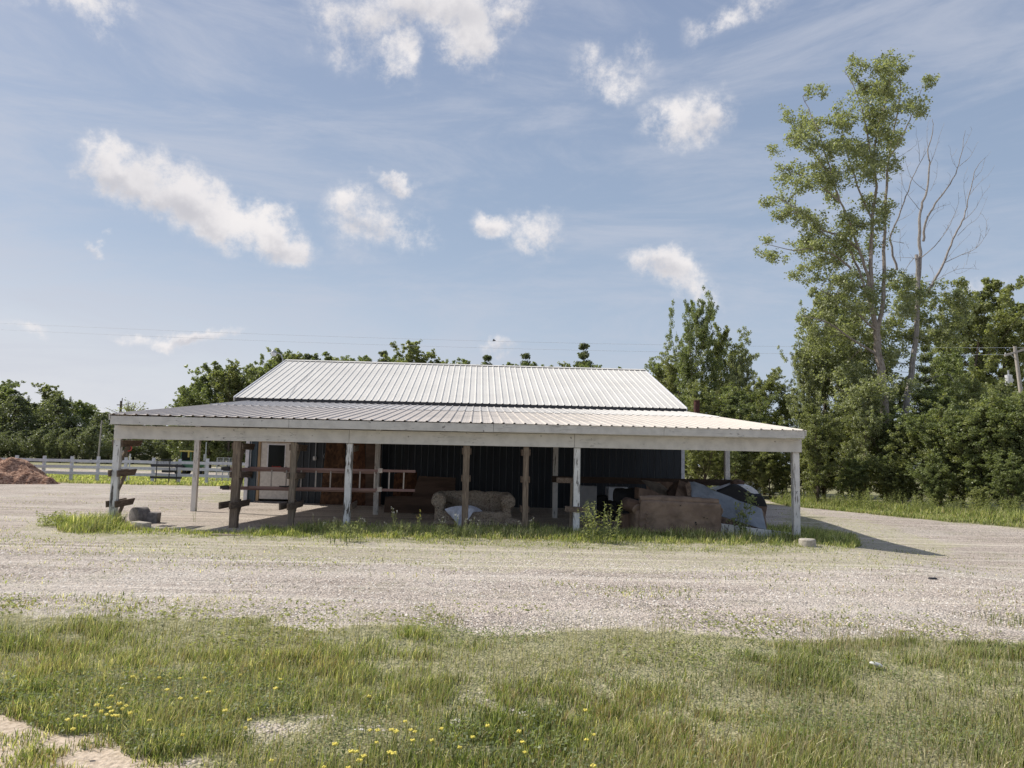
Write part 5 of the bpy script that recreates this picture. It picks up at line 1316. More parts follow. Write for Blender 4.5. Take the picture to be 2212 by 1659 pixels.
# brown sofa, its back to us
b0 = BP(1467, 1163, -.12); b0.z = gz(b0.x, b0.y)
bs = thing('sofa', 'worn brown sofa seen from the back, beside the tall weeds', 'sofa', b0)
u0 = BL(1380, 1160, -.2)[0]; u1 = BL(1554, 1160, -.2)[0]; bw = u1 - u0
def S2(x, y, z): return b0 + RB @ Vector((x, y, z))
m_ = MB(); m_.rbox(S2(0.02, 0, .40), (bw, .20, .74), .06, RB @ Matrix.Rotation(.03, 3, 'Y'), seg=4, puff=.018); m_.build('back_panel', M['sofa_brown'], bs, smooth=True)
m_ = MB(); m_.tube([S2(-bw / 2 + .02, .05, .80), S2(-bw / 4, .05, .81), S2(bw / 4, .05, .785), S2(bw / 2 - .0, .05, .765)], [.085, .095, .09, .075], 12); m_.build('top_roll', M['sofa_brown'], bs, smooth=True)
for sg in (-1, 1):
    m_ = MB(); x = sg * (bw / 2 - .02)
    m_.rbox(S2(x - .02 * sg, .42, .30), (.22, .78, .52), .06, RB)
    m_.tube([S2(x + sg * .03, .06, .56), S2(x + sg * .03, .1, .57), S2(x + sg * .03, .82, .57)], [.10, .125, .12], 14)
    m_.build('arm', M['sofa_brown'], bs, smooth=True)
MB().rbox(S2(0, .5, .26), (bw - .3, .7, .30), .07, RB).build('seat', M['sofa_brown'], bs, smooth=True)
MB().rbox(S2(-bw / 2 - .05, .36, .63), (.55, .55, .3), .12, RB @ Matrix.Rotation(.3, 3, 'Y')).build('loose_cushion', M['sofa_dark'], bs, smooth=True)
m_ = MB()      # torn stuffing strip and small holes on the back
for i in range(9):
    q = BP(1397 + 2.2 * math.sin(i * 2.1), 1110 + i * 4.6, -.262); m_.rbox(q, (.035, .02, .05), .008, RB @ Matrix.Rotation(i, 3, 'Y'), seg=1)
m_.build('torn_edge', M['mattress_side'], bs)
m_ = MB()
for a, b, r1 in ((1503, 1129, .02), (1504, 1133, .014), (1521, 1118, .012), (1528, 1120, .01), (1470, 1092, .012), (1541, 1146, .01)):
    q = BP(a, b, -.245); m_.tube([q, q + Vector((0, .05, 0))], r1, 6)
m_.build('tear', M['black_cloth'], bs)
m_ = MB(); q = BP(1361, 1150, .9); m_.rbox(Vector((q.x, q.y, .2)), (.4, .45, .40), .015, RB); tag(m_.build('cardboard_box', M['cardboard'], smooth=True), 'low brown box at the left end of the brown sofa', 'box')
# boards and cushions heaped behind the brown sofa (positions from second zoom, 3.403x)
Q = lambda zx, zy: ((1700 + zx / 3.403) * .72, (1400 + zy / 3.403) * .72)
flat_panel('board', 'greyed angular board sticking up above the brown sofa, highest of the heap on the left', 'board', [Q(1000, 330), Q(900, 270), Q(765, 140), Q(800, 138), Q(950, 165), Q(1055, 245), Q(1060, 320)], 2.4, .05, M['cardboard2'], v_list=[1.4, 1.5, 2.2, 2.3, 2.5, 2.2, 1.6])
flat_panel('board', 'dark flat panel at the very back of the heap, against the rail', 'board', [Q(820, 300), Q(815, 150), Q(1085, 158), Q(1080, 300)], 3.4, .04, M['cardboard'])
flat_panel('carton', 'crushed brown carton lying on the left of the heap behind the sofa', 'carton', [Q(735, 330), Q(740, 215), Q(870, 240), Q(1010, 305), Q(1005, 370), Q(900, 372)], 1.3, .5, M['cardboard'])
flat_panel('board', 'brown board leaning upright just left of the blue grey mattress', 'board', [Q(1110, 310), Q(1155, 138), Q(1240, 170), Q(1238, 350)], 1.5, .06, M['cardboard'], v_list=[1.0, 1.6, 1.6, 1.0])
flat_panel('board', 'dark brown slab wedged between the heap and the mattress', 'board', [Q(1030, 280), Q(1090, 200), Q(1150, 150), Q(1120, 330), Q(1075, 390), Q(1070, 320)], 1.7, .3, M['sofa_dark'])
flat_panel('board', 'brown block resting on the brown sofa below the leaning board', 'board', [Q(1075, 392), Q(1080, 300), Q(1235, 345), Q(1245, 396)], .9, .3, M['cardboard'])
# mattress
mt = [(1487, 1041), (1500, 1040), (1520, 1047), (1541, 1059), (1572, 1071), (1605, 1085), (1632, 1093), (1645, 1099), (1650, 1118), (1656, 1144), (1640, 1141), (1615, 1133), (1585, 1124), (1554, 1114), (1542, 1090), (1510, 1086), (1496, 1082)]
mv = lambda a, b: 1.35 - (b - 1040) * .010
P = [BP(a, b, mv(a, b)) for a, b in mt]
mo = thing('mattress', 'torn blue grey mattress leaning behind the right end of the brown sofa', 'mattress', P[9])
nb = B(.12, .16) - B(0, 0) + Vector((0, 0, -.10))
m_ = MB(); n = len(P); cen = sum(P, Vector()) / n - nb * .03
inn = [p.lerp(cen, .06) - nb * .08 for p in P]
m_.add(P + inn + [cen], [(i, (i + 1) % n, (i + 1) % n + n, i + n) for i in range(n)] + [(i + n, (i + 1) % n + n, 2 * n) for i in range(n)])
m_.build('cover', M['mattress'], mo)
m_ = MB(); sideout = [p + nb for p in P]; lx = B(-.10, 0) - B(0, 0)
m_.add(P + [p + nb + (lx if i in (0, 15, 16, 14) else Vector((0, 0, -.10)) if 9 <= i <= 13 else Vector()) for i, p in enumerate(P)], [(i, i + n, (i + 1) % n + n, (i + 1) % n) for i in range(n)])
m_.add([p + nb + (lx if i in (0, 15, 16, 14) else Vector((0, 0, -.10)) if 9 <= i <= 13 else Vector()) for i, p in enumerate(P)], [tuple(range(n))])
m_.build('side', M['mattress_side'], mo)
m_ = MB()
Pm = [BP(a, b, 1.05) for a, b in ((1480, 1046), (1488, 1040), (1494, 1080), (1488, 1086))]; m_.prism(Pm, nb * .5); m_.build('torn_side', M['mattress_side'], mo)
flat_panel('timber_plank', 'rough grey-brown plank lying under the foot of the mattress', 'plank', [(1552, 1116), (1580, 1121), (1618, 1134), (1656, 1143), (1652, 1150), (1612, 1146), (1560, 1130)], .55, .12, M['mattress_side'])
m_ = MB(); a, b = BL(1528, 1150, .3)[0], BL(1715, 1150, .3)[0]
m_.hexa([B(a, .15, -.02), B(b, .25, gz(7, 17.8) - .02), B(b, .5, -.1), B(a, .45, -.02), B(a, .17, .30), B(b, .27, .07), B(b, .48, .07), B(a, .43, .30)])
tag(m_.build('timber_beam', M['post_white'], bevel=.012), 'long flaking white timber lying on the ground below the mattress', 'timber')
# boat with a dark cover, behind the mattress
vb = 4.2
bt = thing('small_boat', 'small white boat half under a black cover, behind the mattress', 'boat', BP(1615, 1110, vb))
def arc_mesh(pts_top, pts_bot, v, depth, name, mat, parent, crown=.25, nseg=8):
    m_ = MB(); n = len(pts_top); vs = []
    for k in range(nseg + 1):
        t = k / nseg; yo = depth * (t - .0); lift = crown * math.sin(math.pi * t)
        for (a, b) in pts_top:
            q = BP(a, b, v); q = q + (B(0, yo) - B(0, 0)) + Vector((0, 0, lift * .25 - (.25 * crown * 0))); vs.append(q)
    fs = [(k * n + i, k * n + i + 1, (k + 1) * n + i + 1, (k + 1) * n + i) for k in range(nseg) for i in range(n - 1)]
    m_.add(vs, fs)
    front = [BP(a, b, v) for a, b in pts_top] + [BP(a, b, v) for a, b in pts_bot[::-1]]
    m_.add(front, [tuple(range(len(front)))])
    return m_.build(name, mat, parent, smooth=True)
Q3 = lambda zx, zy: ((2000 + zx / 5.53) * .72, (1400 + zy / 5.53) * .72)
arc_mesh([Q3(830, 410), Q3(900, 390), Q3(1050, 345), Q3(1150, 315), Q3(1250, 308), Q3(1350, 318), Q3(1430, 345), Q3(1500, 400), Q3(1550, 480), Q3(1580, 560)], [Q3(830, 640), Q3(1580, 640)], vb, 1.2, 'hull', M['white_gloss'], bt)
arc_mesh([Q3(840, 425), Q3(950, 385), Q3(1080, 330), Q3(1150, 325), Q3(1230, 352), Q3(1330, 420), Q3(1400, 470), Q3(1470, 490), Q3(1570, 485), Q3(1630, 570), Q3(1668, 660)], [Q3(840, 640), Q3(1400, 650), Q3(1662, 664)], vb - .12, .1, 'cover', M['black_cloth'], bt)
m_ = MB(); q = BP(*Q3(1170, 275), vb + .3); m_.rbox(q, (.36, .3, .16), .06, RB); m_.tube([q + Vector((0, 0, .05)), q + Vector((0, 0, .11))], [.16, .1], 12); m_.build('seat', M['sofa_dark'], bt, smooth=True)
m_ = MB(); m_.prism([BP(*Q3(*p), vb - .14) for p in ((1380, 650), (1668, 664), (1640, 830), (1600, 900), (1500, 900))], B(0, .5) - B(0, 0)); m_.build('lower_hull', M['cardboard'], bt)
# round concrete stump beside the right post
q = G(1744, 1180); m_ = MB(); m_.tube([(q.x, q.y, q.z - .05), (q.x, q.y, q.z + .13), (q.x, q.y, q.z + .15)], [.17, .168, .15], 20); tag(m_.build('concrete_stump', M['stone_pale'], smooth=True), 'short round concrete stump at the foot of the right corner post', 'stump')
# sapling growing in front of the mattress
q = BP(1604, 1150, -.05); q.z = 0
vine = thing('sapling', 'dark round-leaved sapling growing in front of the blue grey mattress', 'sapling', q)
m_ = MB(); LP = []
for pts in ([(1608, 1152), (1604, 1125), (1612, 1100), (1618, 1075), (1606, 1062)], [(1606, 1150), (1598, 1128), (1600, 1105), (1592, 1090)], [(1607, 1150), (1616, 1120), (1622, 1098), (1626, 1080)], [(1612, 1095), (1624, 1078), (1632, 1085)], [(1606, 1148), (1590, 1128), (1580, 1125)]):
    W3 = [BP(a, b, -.05 + random.uniform(-.12, .12)) for a, b in pts]; m_.tube(W3, [.008, .007, .005, .004, .003][:len(W3)], 4)
    for i in range(len(W3) - 1):
        for k in range(17): LP.append(W3[i].lerp(W3[i + 1], random.random()) + Vector((random.gauss(0, .055), random.gauss(0, .055), random.gauss(0, .04))))
m_.build('stem', M['stem'], vine)
LP = np.array([tuple(p - q) for p in LP]); r_ = np.random.default_rng(5)
link('leaves', leaf_mesh('leaves', LP, .062, leaf_cols(len(LP), 'mid', r_), up=.1, elong=1.0, seed=6), M['leaf'], vine)

tx = bpy.data.textures.new('lumps', 'CLOUDS'); tx.noise_scale = .16; tx.noise_depth = 3
for root, amt in ((sofa, .075), (bs, .045), (arm, .05), (mo, .035)):
    for c in root.children:
        if c.name.startswith(('torn', 'tear', 'side')): continue
        b = c.modifiers.new('sub', 'SUBSURF'); b.subdivision_type = 'SIMPLE'; b.levels = b.render_levels = 3
        b = c.modifiers.new('lumps', 'DISPLACE'); b.texture = tx; b.strength = amt; b.mid_level = .5; b.texture_coords = 'GLOBAL'

# ------------------------------------------------------------------ concrete pieces at the left post
q = G(290, 1131); d_ = Vector((.50, .87, 0)).normalized(); c_ = Vector((q.x - .06, q.y + .08, .175))
m_ = MB(); m_.tube([c_ - d_ * .005, c_, c_ + d_ * .30, c_ + d_ * .305], [.165, .185, .185, .15], 26); tag(m_.build('concrete_cylinder', M['concrete'], smooth=True), 'grey concrete cylinder lying on its side by the left post', 'concrete block')
def rotbox(px, py, size, rz, ry, lab, mat, cat='concrete block', name='concrete_block', dz_=0, r=.015):
    q = G(px, py); m_ = MB(); m_.rbox((q.x, q.y, size[2] / 2 - .02 + dz_), size, r, Matrix.Rotation(rz, 3, 'Z') @ Matrix.Rotation(ry, 3, 'Y'), seg=2)
    return tag(m_.build(name, mat, smooth=True), lab, cat)
rotbox(326, 1129, (.34, .30, .26), .12, .06, 'dark square concrete block just right of the cylinder', M['concrete'])
rotbox(304, 1143, (.34, .24, .17), -.35, .06, 'brownish broken block lying in front of the cylinder', M['stone_pale'])
rotbox(336, 1143, (.42, .24, .07), -.25, .08, 'flat pale slab lying right of the broken block', M['stone_pale'], 'concrete slab', 'concrete_slab')
rotbox(281, 1141, (.24, .18, .06), .1, 0, 'small flat pale slab left of the broken block', M['stone_pale'], 'concrete slab', 'concrete_slab')
rotbox(384, 1141, (.24, .14, .04), 0, 0, 'thin pale slab on the gravel between the left posts', M['stone_pale'], 'concrete slab', 'concrete_slab')
rotbox(492, 1156, (.62, .26, .035), .05, .03, 'flat weathered board lying at the foot of the second post', M['post_grey'], 'board', 'flat_board')
q = G(1893, 1445); m_ = MB(); m_.rbox((q.x, q.y, .035), (.10, .06, .03), .02, Matrix.Rotation(.4, 3, 'Z') @ Matrix.Rotation(.3, 3, 'Y'), puff=.2); tag(m_.build('crumpled_paper', M['paper']), 'small crumpled white litter lying in the right foreground grass', 'litter')
q = G(2160, 1738 * .72) if False else G(2015, 1251); m_ = MB(); m_.rbox((q.x, q.y, .0), (.12, .07, .05), .02, seg=2); tag(m_.build('dark_stone', M['metal_dark'], smooth=True), 'small dark lump on the gravel at right', 'stone')

# ------------------------------------------------------------------ mulch heap
cm = AT(8, 1042, 38.3); cm.z = 0
n1, n2_ = 130, 90; hx, hy = 3.6, 2.6
gx, gy = np.meshgrid(np.linspace(-hx, hx, n1), np.linspace(-hy, hy, n2_))
def lump(cx, cy, h, rx, ry): return h * np.clip(1 - ((gx - cx) / rx) ** 2 - ((gy - cy) / ry) ** 2, 0, 1) ** .8
hz = np.maximum.reduce([lump(-1.3, .2, 1.25, 2.3, 1.9), lump(.1, .2, 1.12, 1.9, 1.7), lump(.9, -.2, .8, 1.35, 1.3), lump(.4, -.9, .62, 1.3, .8), lump(1.7, -.1, .36, 1.0, 1.0), lump(-1.6, -1.2, .55, 1.5, .9)])
hz += (vnoise(gx + 9, gy + 9, 1.6, 91) - .5) * .3 * (hz > .05) + (vnoise(gx + 9, gy + 9, 5, 92) - .5) * .11 * (hz > .03) + (vnoise(gx + 9, gy + 9, 13, 93) - .5) * .06 * (hz > .02)
hz = np.where(hz < .02, -.03, hz)
Vm = np.stack([gx, gy, hz], -1).reshape(-1, 3); ii, jj = np.meshgrid(np.arange(n2_ - 1), np.arange(n1 - 1), indexing='ij')
qm = np.stack([ii * n1 + jj, ii * n1 + jj + 1, (ii + 1) * n1 + jj + 1, (ii + 1) * n1 + jj], -1).reshape(-1, 4)
me = np_mesh('mulch_pile', Vm, qm.ravel(), np.full(len(qm), 4, np.int32))
o = link('mulch_pile', me, M['mulch']); o.location = cm; tag(o, 'heap of red brown mulch on the gravel at the left edge', 'mulch pile')

# ------------------------------------------------------------------ rail fence
fy = 41.5
f0 = AT(30, 1030, fy); fence = thing('rail_fence', 'white three-rail board fence across the left background', 'fence', (f0.x, fy, 0))
fx0 = AT(152, 1030, fy).x; stp = 1.452; posts_x = [fx0 + stp * k for k in range(-5, 9)]
for k, x in enumerate(posts_x):
    m_ = MB(); hh = 1.36 + random.uniform(-.03, .03); m_.hexa([Vector((x + a + (.012 if c else 0) * (k % 3 - 1) * 2, fy + b, c)) for c in (-.05, hh) for a, b in ((-.065, -.065), (.065, -.065), (.065, .065), (-.065, .065))]); m_.build('post', M['fence_white'], fence)
for z in (.47, .80, 1.13):
    for x0, x1 in zip(posts_x[:-1], posts_x[1:]):
        m_ = MB(); j = random.uniform(-.02, .02); m_.beam((x0, fy - .085, z + j), (x1, fy - .085, z + random.uniform(-.02, .02)), .03, .15); m_.build('rail', M['fence_white'], fence)
# dark metal frame leaning before the fence
q = AT(337, 1040, fy - .6); fr = thing('metal_rack', 'dark metal rack with mesh top standing in front of the white fence', 'metal rack', (q.x, fy - .6, 0))
xs_ = [AT(a, 1030, fy - .6).x for a in (337, 365, 381)]; zz_ = AT(337, 991, fy - .6).z
for x in xs_:
    m_ = MB(); m_.tube([(x, fy - .6, -.02), (x, fy - .6, zz_ if x != xs_[2] else zz_ - .25)], .028, 6); m_.build('leg', M['metal_dark'], fr)
for z, h in ((zz_ - .35, .14), (zz_ - .97, .12)):
    m_ = MB(); m_.beam((xs_[0] - .3, fy - .63, z), (xs_[2] + .3, fy - .63, z), .03, h); m_.build('rail', M['metal_dark'], fr)
m_ = MB(); m_.beam((xs_[0] - .05, fy - .6, zz_ - .06), (xs_[1], fy - .6, zz_), .02, .03)
for k in range(9):
    t = k / 8; m_.tube([(xs_[0] + (xs_[1] - xs_[0]) * t, fy - .6, zz_ - .3), (xs_[0] + (xs_[1] - xs_[0]) * t, fy - .6, zz_ - .04)], .006, 3)
for k in range(4): m_.tube([(xs_[0], fy - .6, zz_ - .28 + .06 * k), (xs_[1], fy - .6, zz_ - .27 + .06 * k)], .006, 3)
m_.build('mesh_panel', M['metal_dark'], fr)
# grey wire pen further right
q = AT(486, 1015, 47); pen = thing('wire_fence', 'grey wire pen behind the white fence near the shed corner', 'wire fence', (q.x, 47, 0))
x0, x1 = AT(468, 1015, 47).x, AT(520, 1015, 47).x; zt_ = AT(486, 989, 47).z
for k in range(5):
    m_ = MB(); x = x0 + (x1 - x0) * k / 4; m_.tube([(x, 47, 0), (x, 47, zt_)], .03, 6); m_.build('post', M['metal_grey'], pen)
m_ = MB()
for k in range(26): x = x0 + (x1 - x0) * k / 25; m_.tube([(x, 47, .05), (x, 47, zt_ - .03)], .008, 3)
for k in range(8): z = .1 + (zt_ - .1) * k / 7; m_.tube([(x0, 47, z), (x1, 47, z)], .008, 3)
m_.build('wire_mesh', M['metal_grey'], pen)
# round red sign on a post by the fence
q = AT(278, 1030, 43.5); sg = thing('road_sign', 'small round red sign on a white post behind the left corner post', 'sign', (q.x, 43.5, 0))
m_ = MB(); m_.tube([(q.x, 43.5, 0), (q.x, 43.5, 1.55)], .035, 6); m_.build('post', M['fence_white'], sg)
c_ = AT(278, 968, 43.4); m_ = MB(); m_.tube([c_, c_ + Vector((0, .02, 0))], .2, 8); m_.build('sign_plate', M['red_paint'], sg)
m_ = MB(); m_.tube([c_ - Vector((0, .012, 0)), c_ - Vector((0, .004, 0))], .12, 14); m_.build('sign_symbol', M['sofa_dark'], sg)
m_ = MB(); m_.prism([c_ + Vector(v) for v in ((-.25, .0, -.1), (-.42, 0, -.28), (-.3, 0, -.34), (-.12, 0, -.26))], (0, .02, 0)); m_.build('flag', M['cloth_white'], sg)
# tractor
ty = 56.0; q = AT(408, 1025, ty); T0 = Vector((q.x, ty, 0)); tr = thing('tractor', 'small green tractor with a yellow-trimmed cab parked beyond the fence', 'tractor', T0)
def Tp(x, y, z): return T0 + Vector((x, y, z))
m_ = MB(); m_.rbox(Tp(.1, 0, .72), (1.5, .6, .42), .06); m_.rbox(Tp(.75, 0, .88), (.7, .5, .4), .08); m_.build('body', M['tractor_green'], tr, smooth=True)
cab = MB().rbox(Tp(-.15, 0, 1.08), (.85, .75, .12), .03).build('cab', M['tractor_green'], tr, smooth=True)
m_ = MB()
for a in (-.52, .22):
    for b in (-.34, .34): m_.beam(Tp(a, b, 1.1), Tp(a * .9, b, 1.78), .05, .05, (1, 0, 0))
m_.build('cab_frame', M['tractor_green'], cab)
m_ = MB(); m_.rbox(Tp(-.15, 0, 1.80), (.92, .82, .09), .03); m_.build('cab_roof', M['tractor_yellow'], cab)
m_ = MB(); m_.box(Tp(-.15, -.345, 1.43), (.62, .01, .6)); m_.build('windscreen', M['glass'], cab)
m_ = MB(); m_.box(Tp(0.05, -.37, 1.62), (.12, .03, .5)); m_.build('beacon_bar', M['tractor_yellow'], cab)
for x, y, r1 in ((-.45, -.42, .42), (-.45, .42, .42), (.8, -.36, .3), (.8, .36, .3)):
    m_ = MB(); c_ = Tp(x, y, r1); m_.tube([c_ - Vector((0, .1, 0)), c_ - Vector((0, .07, 0)), c_ + Vector((0, .07, 0)), c_ + Vector((0, .1, 0))], [r1 * .9, r1, r1, r1 * .9], 18); wh = m_.build('wheel', M['rubber'], tr, smooth=True)
    m_ = MB(); m_.tube([c_ - Vector((0, .115, 0)), c_ + Vector((0, .115, 0))], r1 * .45, 12); m_.build('rim', M['tractor_yellow'], wh)
m_ = MB(); m_.beam(Tp(-.6, 0, .5), Tp(-1.5, 0, .35), .08, .08); m_.box(Tp(-1.5, 0, .4), (.5, 1.0, .3)); m_.beam(Tp(-1.2, 0, .5), Tp(-1.4, 0, 1.0), .05, .05); m_.build('rear_implement', M['metal_dark'], tr, bevel=.02)
# thin leaning pole, distant utility pole, street pole
m_ = MB(); m_.tube([AT(211, 1005, 52), AT(220, 908, 52)], [.06, .04], 6); m_.v = [v if v.z > 1.0 or True else v for v in m_.v]
a = AT(211, 1005, 52); m_.tube([(a.x - .05, 52, 0), a], .06, 6); tag(m_.build('leaning_pole', M['pole_wood']), 'thin bare pole leaning against the dark treeline left of the shed', 'pole')
q = AT(262, 866, 95); m_ = MB(); m_.tube([(q.x, 95, 0), q], [.18, .14], 8); q2 = thing('utility_pole', 'far dark utility pole rising above the left end of the lean-to roof', 'utility pole', (q.x, 95, 0)); m_.build('pole', M['bark_dark'], q2)
m_ = MB(); m_.beam(q + Vector((-.5, 0, -.5)), q + Vector((.5, 0, -.5)), .1, .1); m_.tube([q + Vector((.1, 0, 0)), q + Vector((.1, 0, .35))], .05, 5); m_.build('crossarm', M['bark_dark'], q2)
q = AT(444, 1000, 50); m_ = MB(); m_.tube([(q.x, 50, 0), AT(446, 955, 50)], .035, 6); c_ = AT(443, 988, 50); m_.box(c_, (.16, .12, .42)); tag(m_.build('service_pole', M['metal_grey']), 'thin grey pole with a small box right of the second-row white post', 'pole')
# bare bushy treetop beside the far pole
q = AT(283, 862, 92); bt_ = thing('bare_tree', 'thin half bare treetop beside the far utility pole', 'tree', (q.x, 92, 0)); m_ = MB(); LP = []
rr = random.Random(4); m_.tube([(q.x, 92, 0), (q.x, 92, q.z - 1.6)], [.14, .06], 6)
for k in range(17):
    e = Vector((q.x + rr.gauss(0, 1.1), 92 + rr.gauss(0, .8), q.z - rr.uniform(0, 1.2))); s = Vector((q.x, 92, q.z - rr.uniform(1.6, 3.5))); m_.tube([s, s.lerp(e, .5) + Vector((0, 0, -.1)), e], [.045, .035, .02], 4)
    for _ in range(50): LP.append(s.lerp(e, rr.random()) + Vector((rr.gauss(0, .3), rr.gauss(0, .3), rr.gauss(0, .3) - .2)))
m_.build('trunk', M['bark_dark'], bt_); LP = np.array([tuple(p - Vector((q.x, 92, 0))) for p in LP])
link('crown', leaf_mesh('crown', LP, .16, leaf_cols(len(LP), 'olive', np.random.default_rng(3)), seed=9), M['leaf'], bt_)

# ------------------------------------------------------------------ utility pole, right, with wires
yp = 60.0; ptop = AT(2192, 748, yp); pbx = AT(2216, 930, yp)
up_ = thing('utility_pole', 'wooden utility pole with crossarm and grey transformer at the right edge', 'utility pole', (pbx.x + .2, yp, 0))
m_ = MB(); m_.tube([(pbx.x + .25, yp, -.1), pbx, ptop], [.19, .17, .13], 10); m_.build('pole', M['pole_wood'], up_, smooth=True)
m_ = MB(); ca_, cb_ = AT(2170, 768, yp - .3), AT(2222, 752, yp + .1); m_.beam(ca_, cb_, .12, .15); ca = m_.build('crossarm', M['pole_wood'], up_)
m_ = MB(); m_.beam(ca_.lerp(cb_, .22) , AT(2196, 778, yp), .03, .05); m_.build('brace', M['metal_grey'], ca)
for t in (.04, .9):
    m_ = MB(); c_ = ca_.lerp(cb_, t); m_.tube([c_ + Vector((0, 0, .06)), c_ + Vector((0, 0, .14)), c_ + Vector((0, 0, .2))], [.05, .06, .03], 8); m_.build('insulator', M['metal_grey'], ca)
c0_, c1_ = AT(2179.5, 833, yp - .4), AT(2178.5, 812, yp - .4); m_ = MB(); m_.tube([c0_, c0_ + Vector((0, 0, .03)), c1_ - Vector((0, 0, .03)), c1_ + Vector((0, 0, .04)), c1_ + Vector((0, 0, .07))], [.24, .26, .26, .27, .2], 16); tf = m_.build('transformer', M['trim_white'], up_, smooth=True)
m_ = MB(); m_.tube([c1_ + Vector((.0, 0, .05)), c1_ + Vector((0, 0, .45))], .06, 8); m_.build('bushing', M['metal_grey'], tf)
m_ = MB(); m_.beam(c1_ + Vector((.2, .1, -.3)), c1_ + Vector((.6, .35, -.3)), .08, .2); m_.build('bracket', M['metal_grey'], tf)
for (pa, pm, pb, lab) in (((-40, 696), (1106, 738), (2222, 751), 'upper overhead wire crossing the sky above the roof'), ((-40, 710), (1106, 753), (2171, 766), 'lower overhead wire crossing the sky above the roof')):
    A_ = AT(*pa, 62); Mi = AT(*pm, 60.5); B_ = AT(*pb, yp)
    m_ = MB(); pts = []
    for k in range(41):
        t = k / 40; pts.append(A_ * (1 - t) * (1 - 2 * t) + Mi * 4 * t * (1 - t) + B_ * t * (2 * t - 1))
    m_.tube(pts, .009, 4); tag(m_.build('overhead_wire', M['wire']), lab, 'wire', 'overhead wires')
# bird
bp = AT(1067, 736, 42); m_ = MB(); m_.tube([bp + Vector((-.09, 0, -.01)), bp + Vector((-.05, 0, 0)), bp + Vector((.02, 0, .01)), bp + Vector((.08, 0, .02)), bp + Vector((.11, 0, .015))], [.006, .025, .03, .02, .004], 8)
for sg in (-1, 1): m_.add([bp + Vector((-.03, sg * .02, .01)), bp + Vector((.05, sg * .02, .01)), bp + Vector((.02, sg * .14, .08)), bp + Vector((-.06, sg * .2, .05))], [(0, 1, 2, 3)])
tag(m_.build('bird', M['bird']), 'tiny dark bird flying above the roof ridge', 'bird')
# small green building behind the shrubs
q = AT(1598, 1000, 46); gb = thing('green_shed', 'small green metal building glimpsed through the shrubs right of the shed', 'shed', (q.x, 46, 0))
z0_, z1_ = 0, AT(1598, 984, 46).z; m_ = MB()
m_.box((q.x, 46, z1_ / 2), (2.0, 1.6, z1_)); m_.build('wall', M['white_panel'], gb)
m_ = MB(); m_.prism([(q.x - 1.15, 45.0, z1_), (q.x + 1.15, 45.0, z1_ - .05), (q.x + .9, 46.2, z1_ + .55), (q.x - .9, 46.2, z1_ + .6)], (0, .02, .03)); m_.build('roof', M['green_metal'], gb)

# ------------------------------------------------------------------ sky
SUN_EL = math.radians(44); sun_vec = Vector((-.93, .32, 0)).normalized()
az = math.atan2(sun_vec.x, sun_vec.y)
world = bpy.data.worlds.new("World"); scene.world = world; world.use_nodes = True
nt = NT(world.node_tree); nt.n.clear()
out = nt.new('ShaderNodeOutputWorld'); bg = nt.new('ShaderNodeBackground')
sky = nt.new('ShaderNodeTexSky', sky_type='NISHITA'); sky.sun_disc = False; sky.sun_elevation = SUN_EL; sky.sun_rotation = az
sky.air_density = 1.0; sky.dust_density = 2.6; sky.ozone_density = 1.6
SKYK = .14
tc = nt.new('ShaderNodeTexCoord').outputs['Generated']
sepd = nt.new('ShaderNodeSeparateXYZ'); nt.l.new(tc, sepd.inputs[0])
azn = nt.math('ARCTAN2', sepd.outputs[0], sepd.outputs[1]); eln = nt.math('ARCSINE', sepd.outputs[2])
comb = nt.new('ShaderNodeCombineXYZ'); nt.l.new(azn, comb.inputs[0]); nt.l.new(eln, comb.inputs[1])
wn = nt.new('ShaderNodeTexNoise', inp={'Scale': 9.0, 'Detail': 6.0, 'Roughness': .6}); nt.l.new(tc, wn.inputs['Vector'])
wsub = nt.new('ShaderNodeVectorMath', operation='SUBTRACT', inp={1: (.5, .5, .5)}); nt.l.new(wn.outputs['Color'], wsub.inputs[0])
wsc = nt.new('ShaderNodeVectorMath', operation='SCALE', inp={'Scale': .13}); nt.l.new(wsub.outputs[0], wsc.inputs[0])
wadd = nt.new('ShaderNodeVectorMath', operation='ADD'); nt.l.new(comb.outputs[0], wadd.inputs[0]); nt.l.new(wsc.outputs[0], wadd.inputs[1])
warp = wadd.outputs[0]
def azel(px, py):
    d = ray(px, py).normalized(); return math.atan2(d.x, d.y), math.asin(d.z)
clouds = [(225, 368, 62, 42, 10, 1), (300, 402, 88, 50, 15, 1), (395, 420, 95, 66, 20, 1.05), (480, 470, 100, 58, 20, 1), (570, 500, 78, 48, 15, .95),
          (930, 25, 150, 60, 0, 1), (1030, 80, 78, 75, 0, 1), (1110, 45, 62, 40, -20, .85), (870, 120, 50, 42, 0, .75), (745, 55, 115, 70, 20, .5), (820, 30, 110, 55, 0, .7), (1000, 130, 40, 36, 0, .8),
          (1320, 140, 110, 42, 15, .55), (1260, 125, 60, 45, 0, .5), (1600, 35, 115, 42, -15, .55), (1475, 255, 80, 55, 0, .72), (1530, 245, 55, 34, 0, .7), (1450, 295, 45, 40, 0, .5),
          (795, 480, 90, 48, 20, .85), (850, 520, 100, 40, 15, .6), (770, 510, 80, 45, 20, .6), (850, 400, 38, 20, 10, .7), (1060, 495, 60, 34, 10, .7), (1165, 482, 66, 40, 0, .75), (1040, 470, 50, 20, 15, .35),
          (1440, 565, 85, 36, 5, .85), (1490, 600, 64, 36, 20, .7), (1520, 635, 40, 18, 20, .5), (395, 728, 105, 17, 2, .85), (65, 712, 40, 16, 0, .6), (1090, 768, 36, 22, 0, .75), (2120, 597, 52, 26, 0, .45), (216, 517, 26, 11, 10, .7),
          (150, 20, 150, 36, 10, .6), (215, 870, 60, 12, 0, .45)]
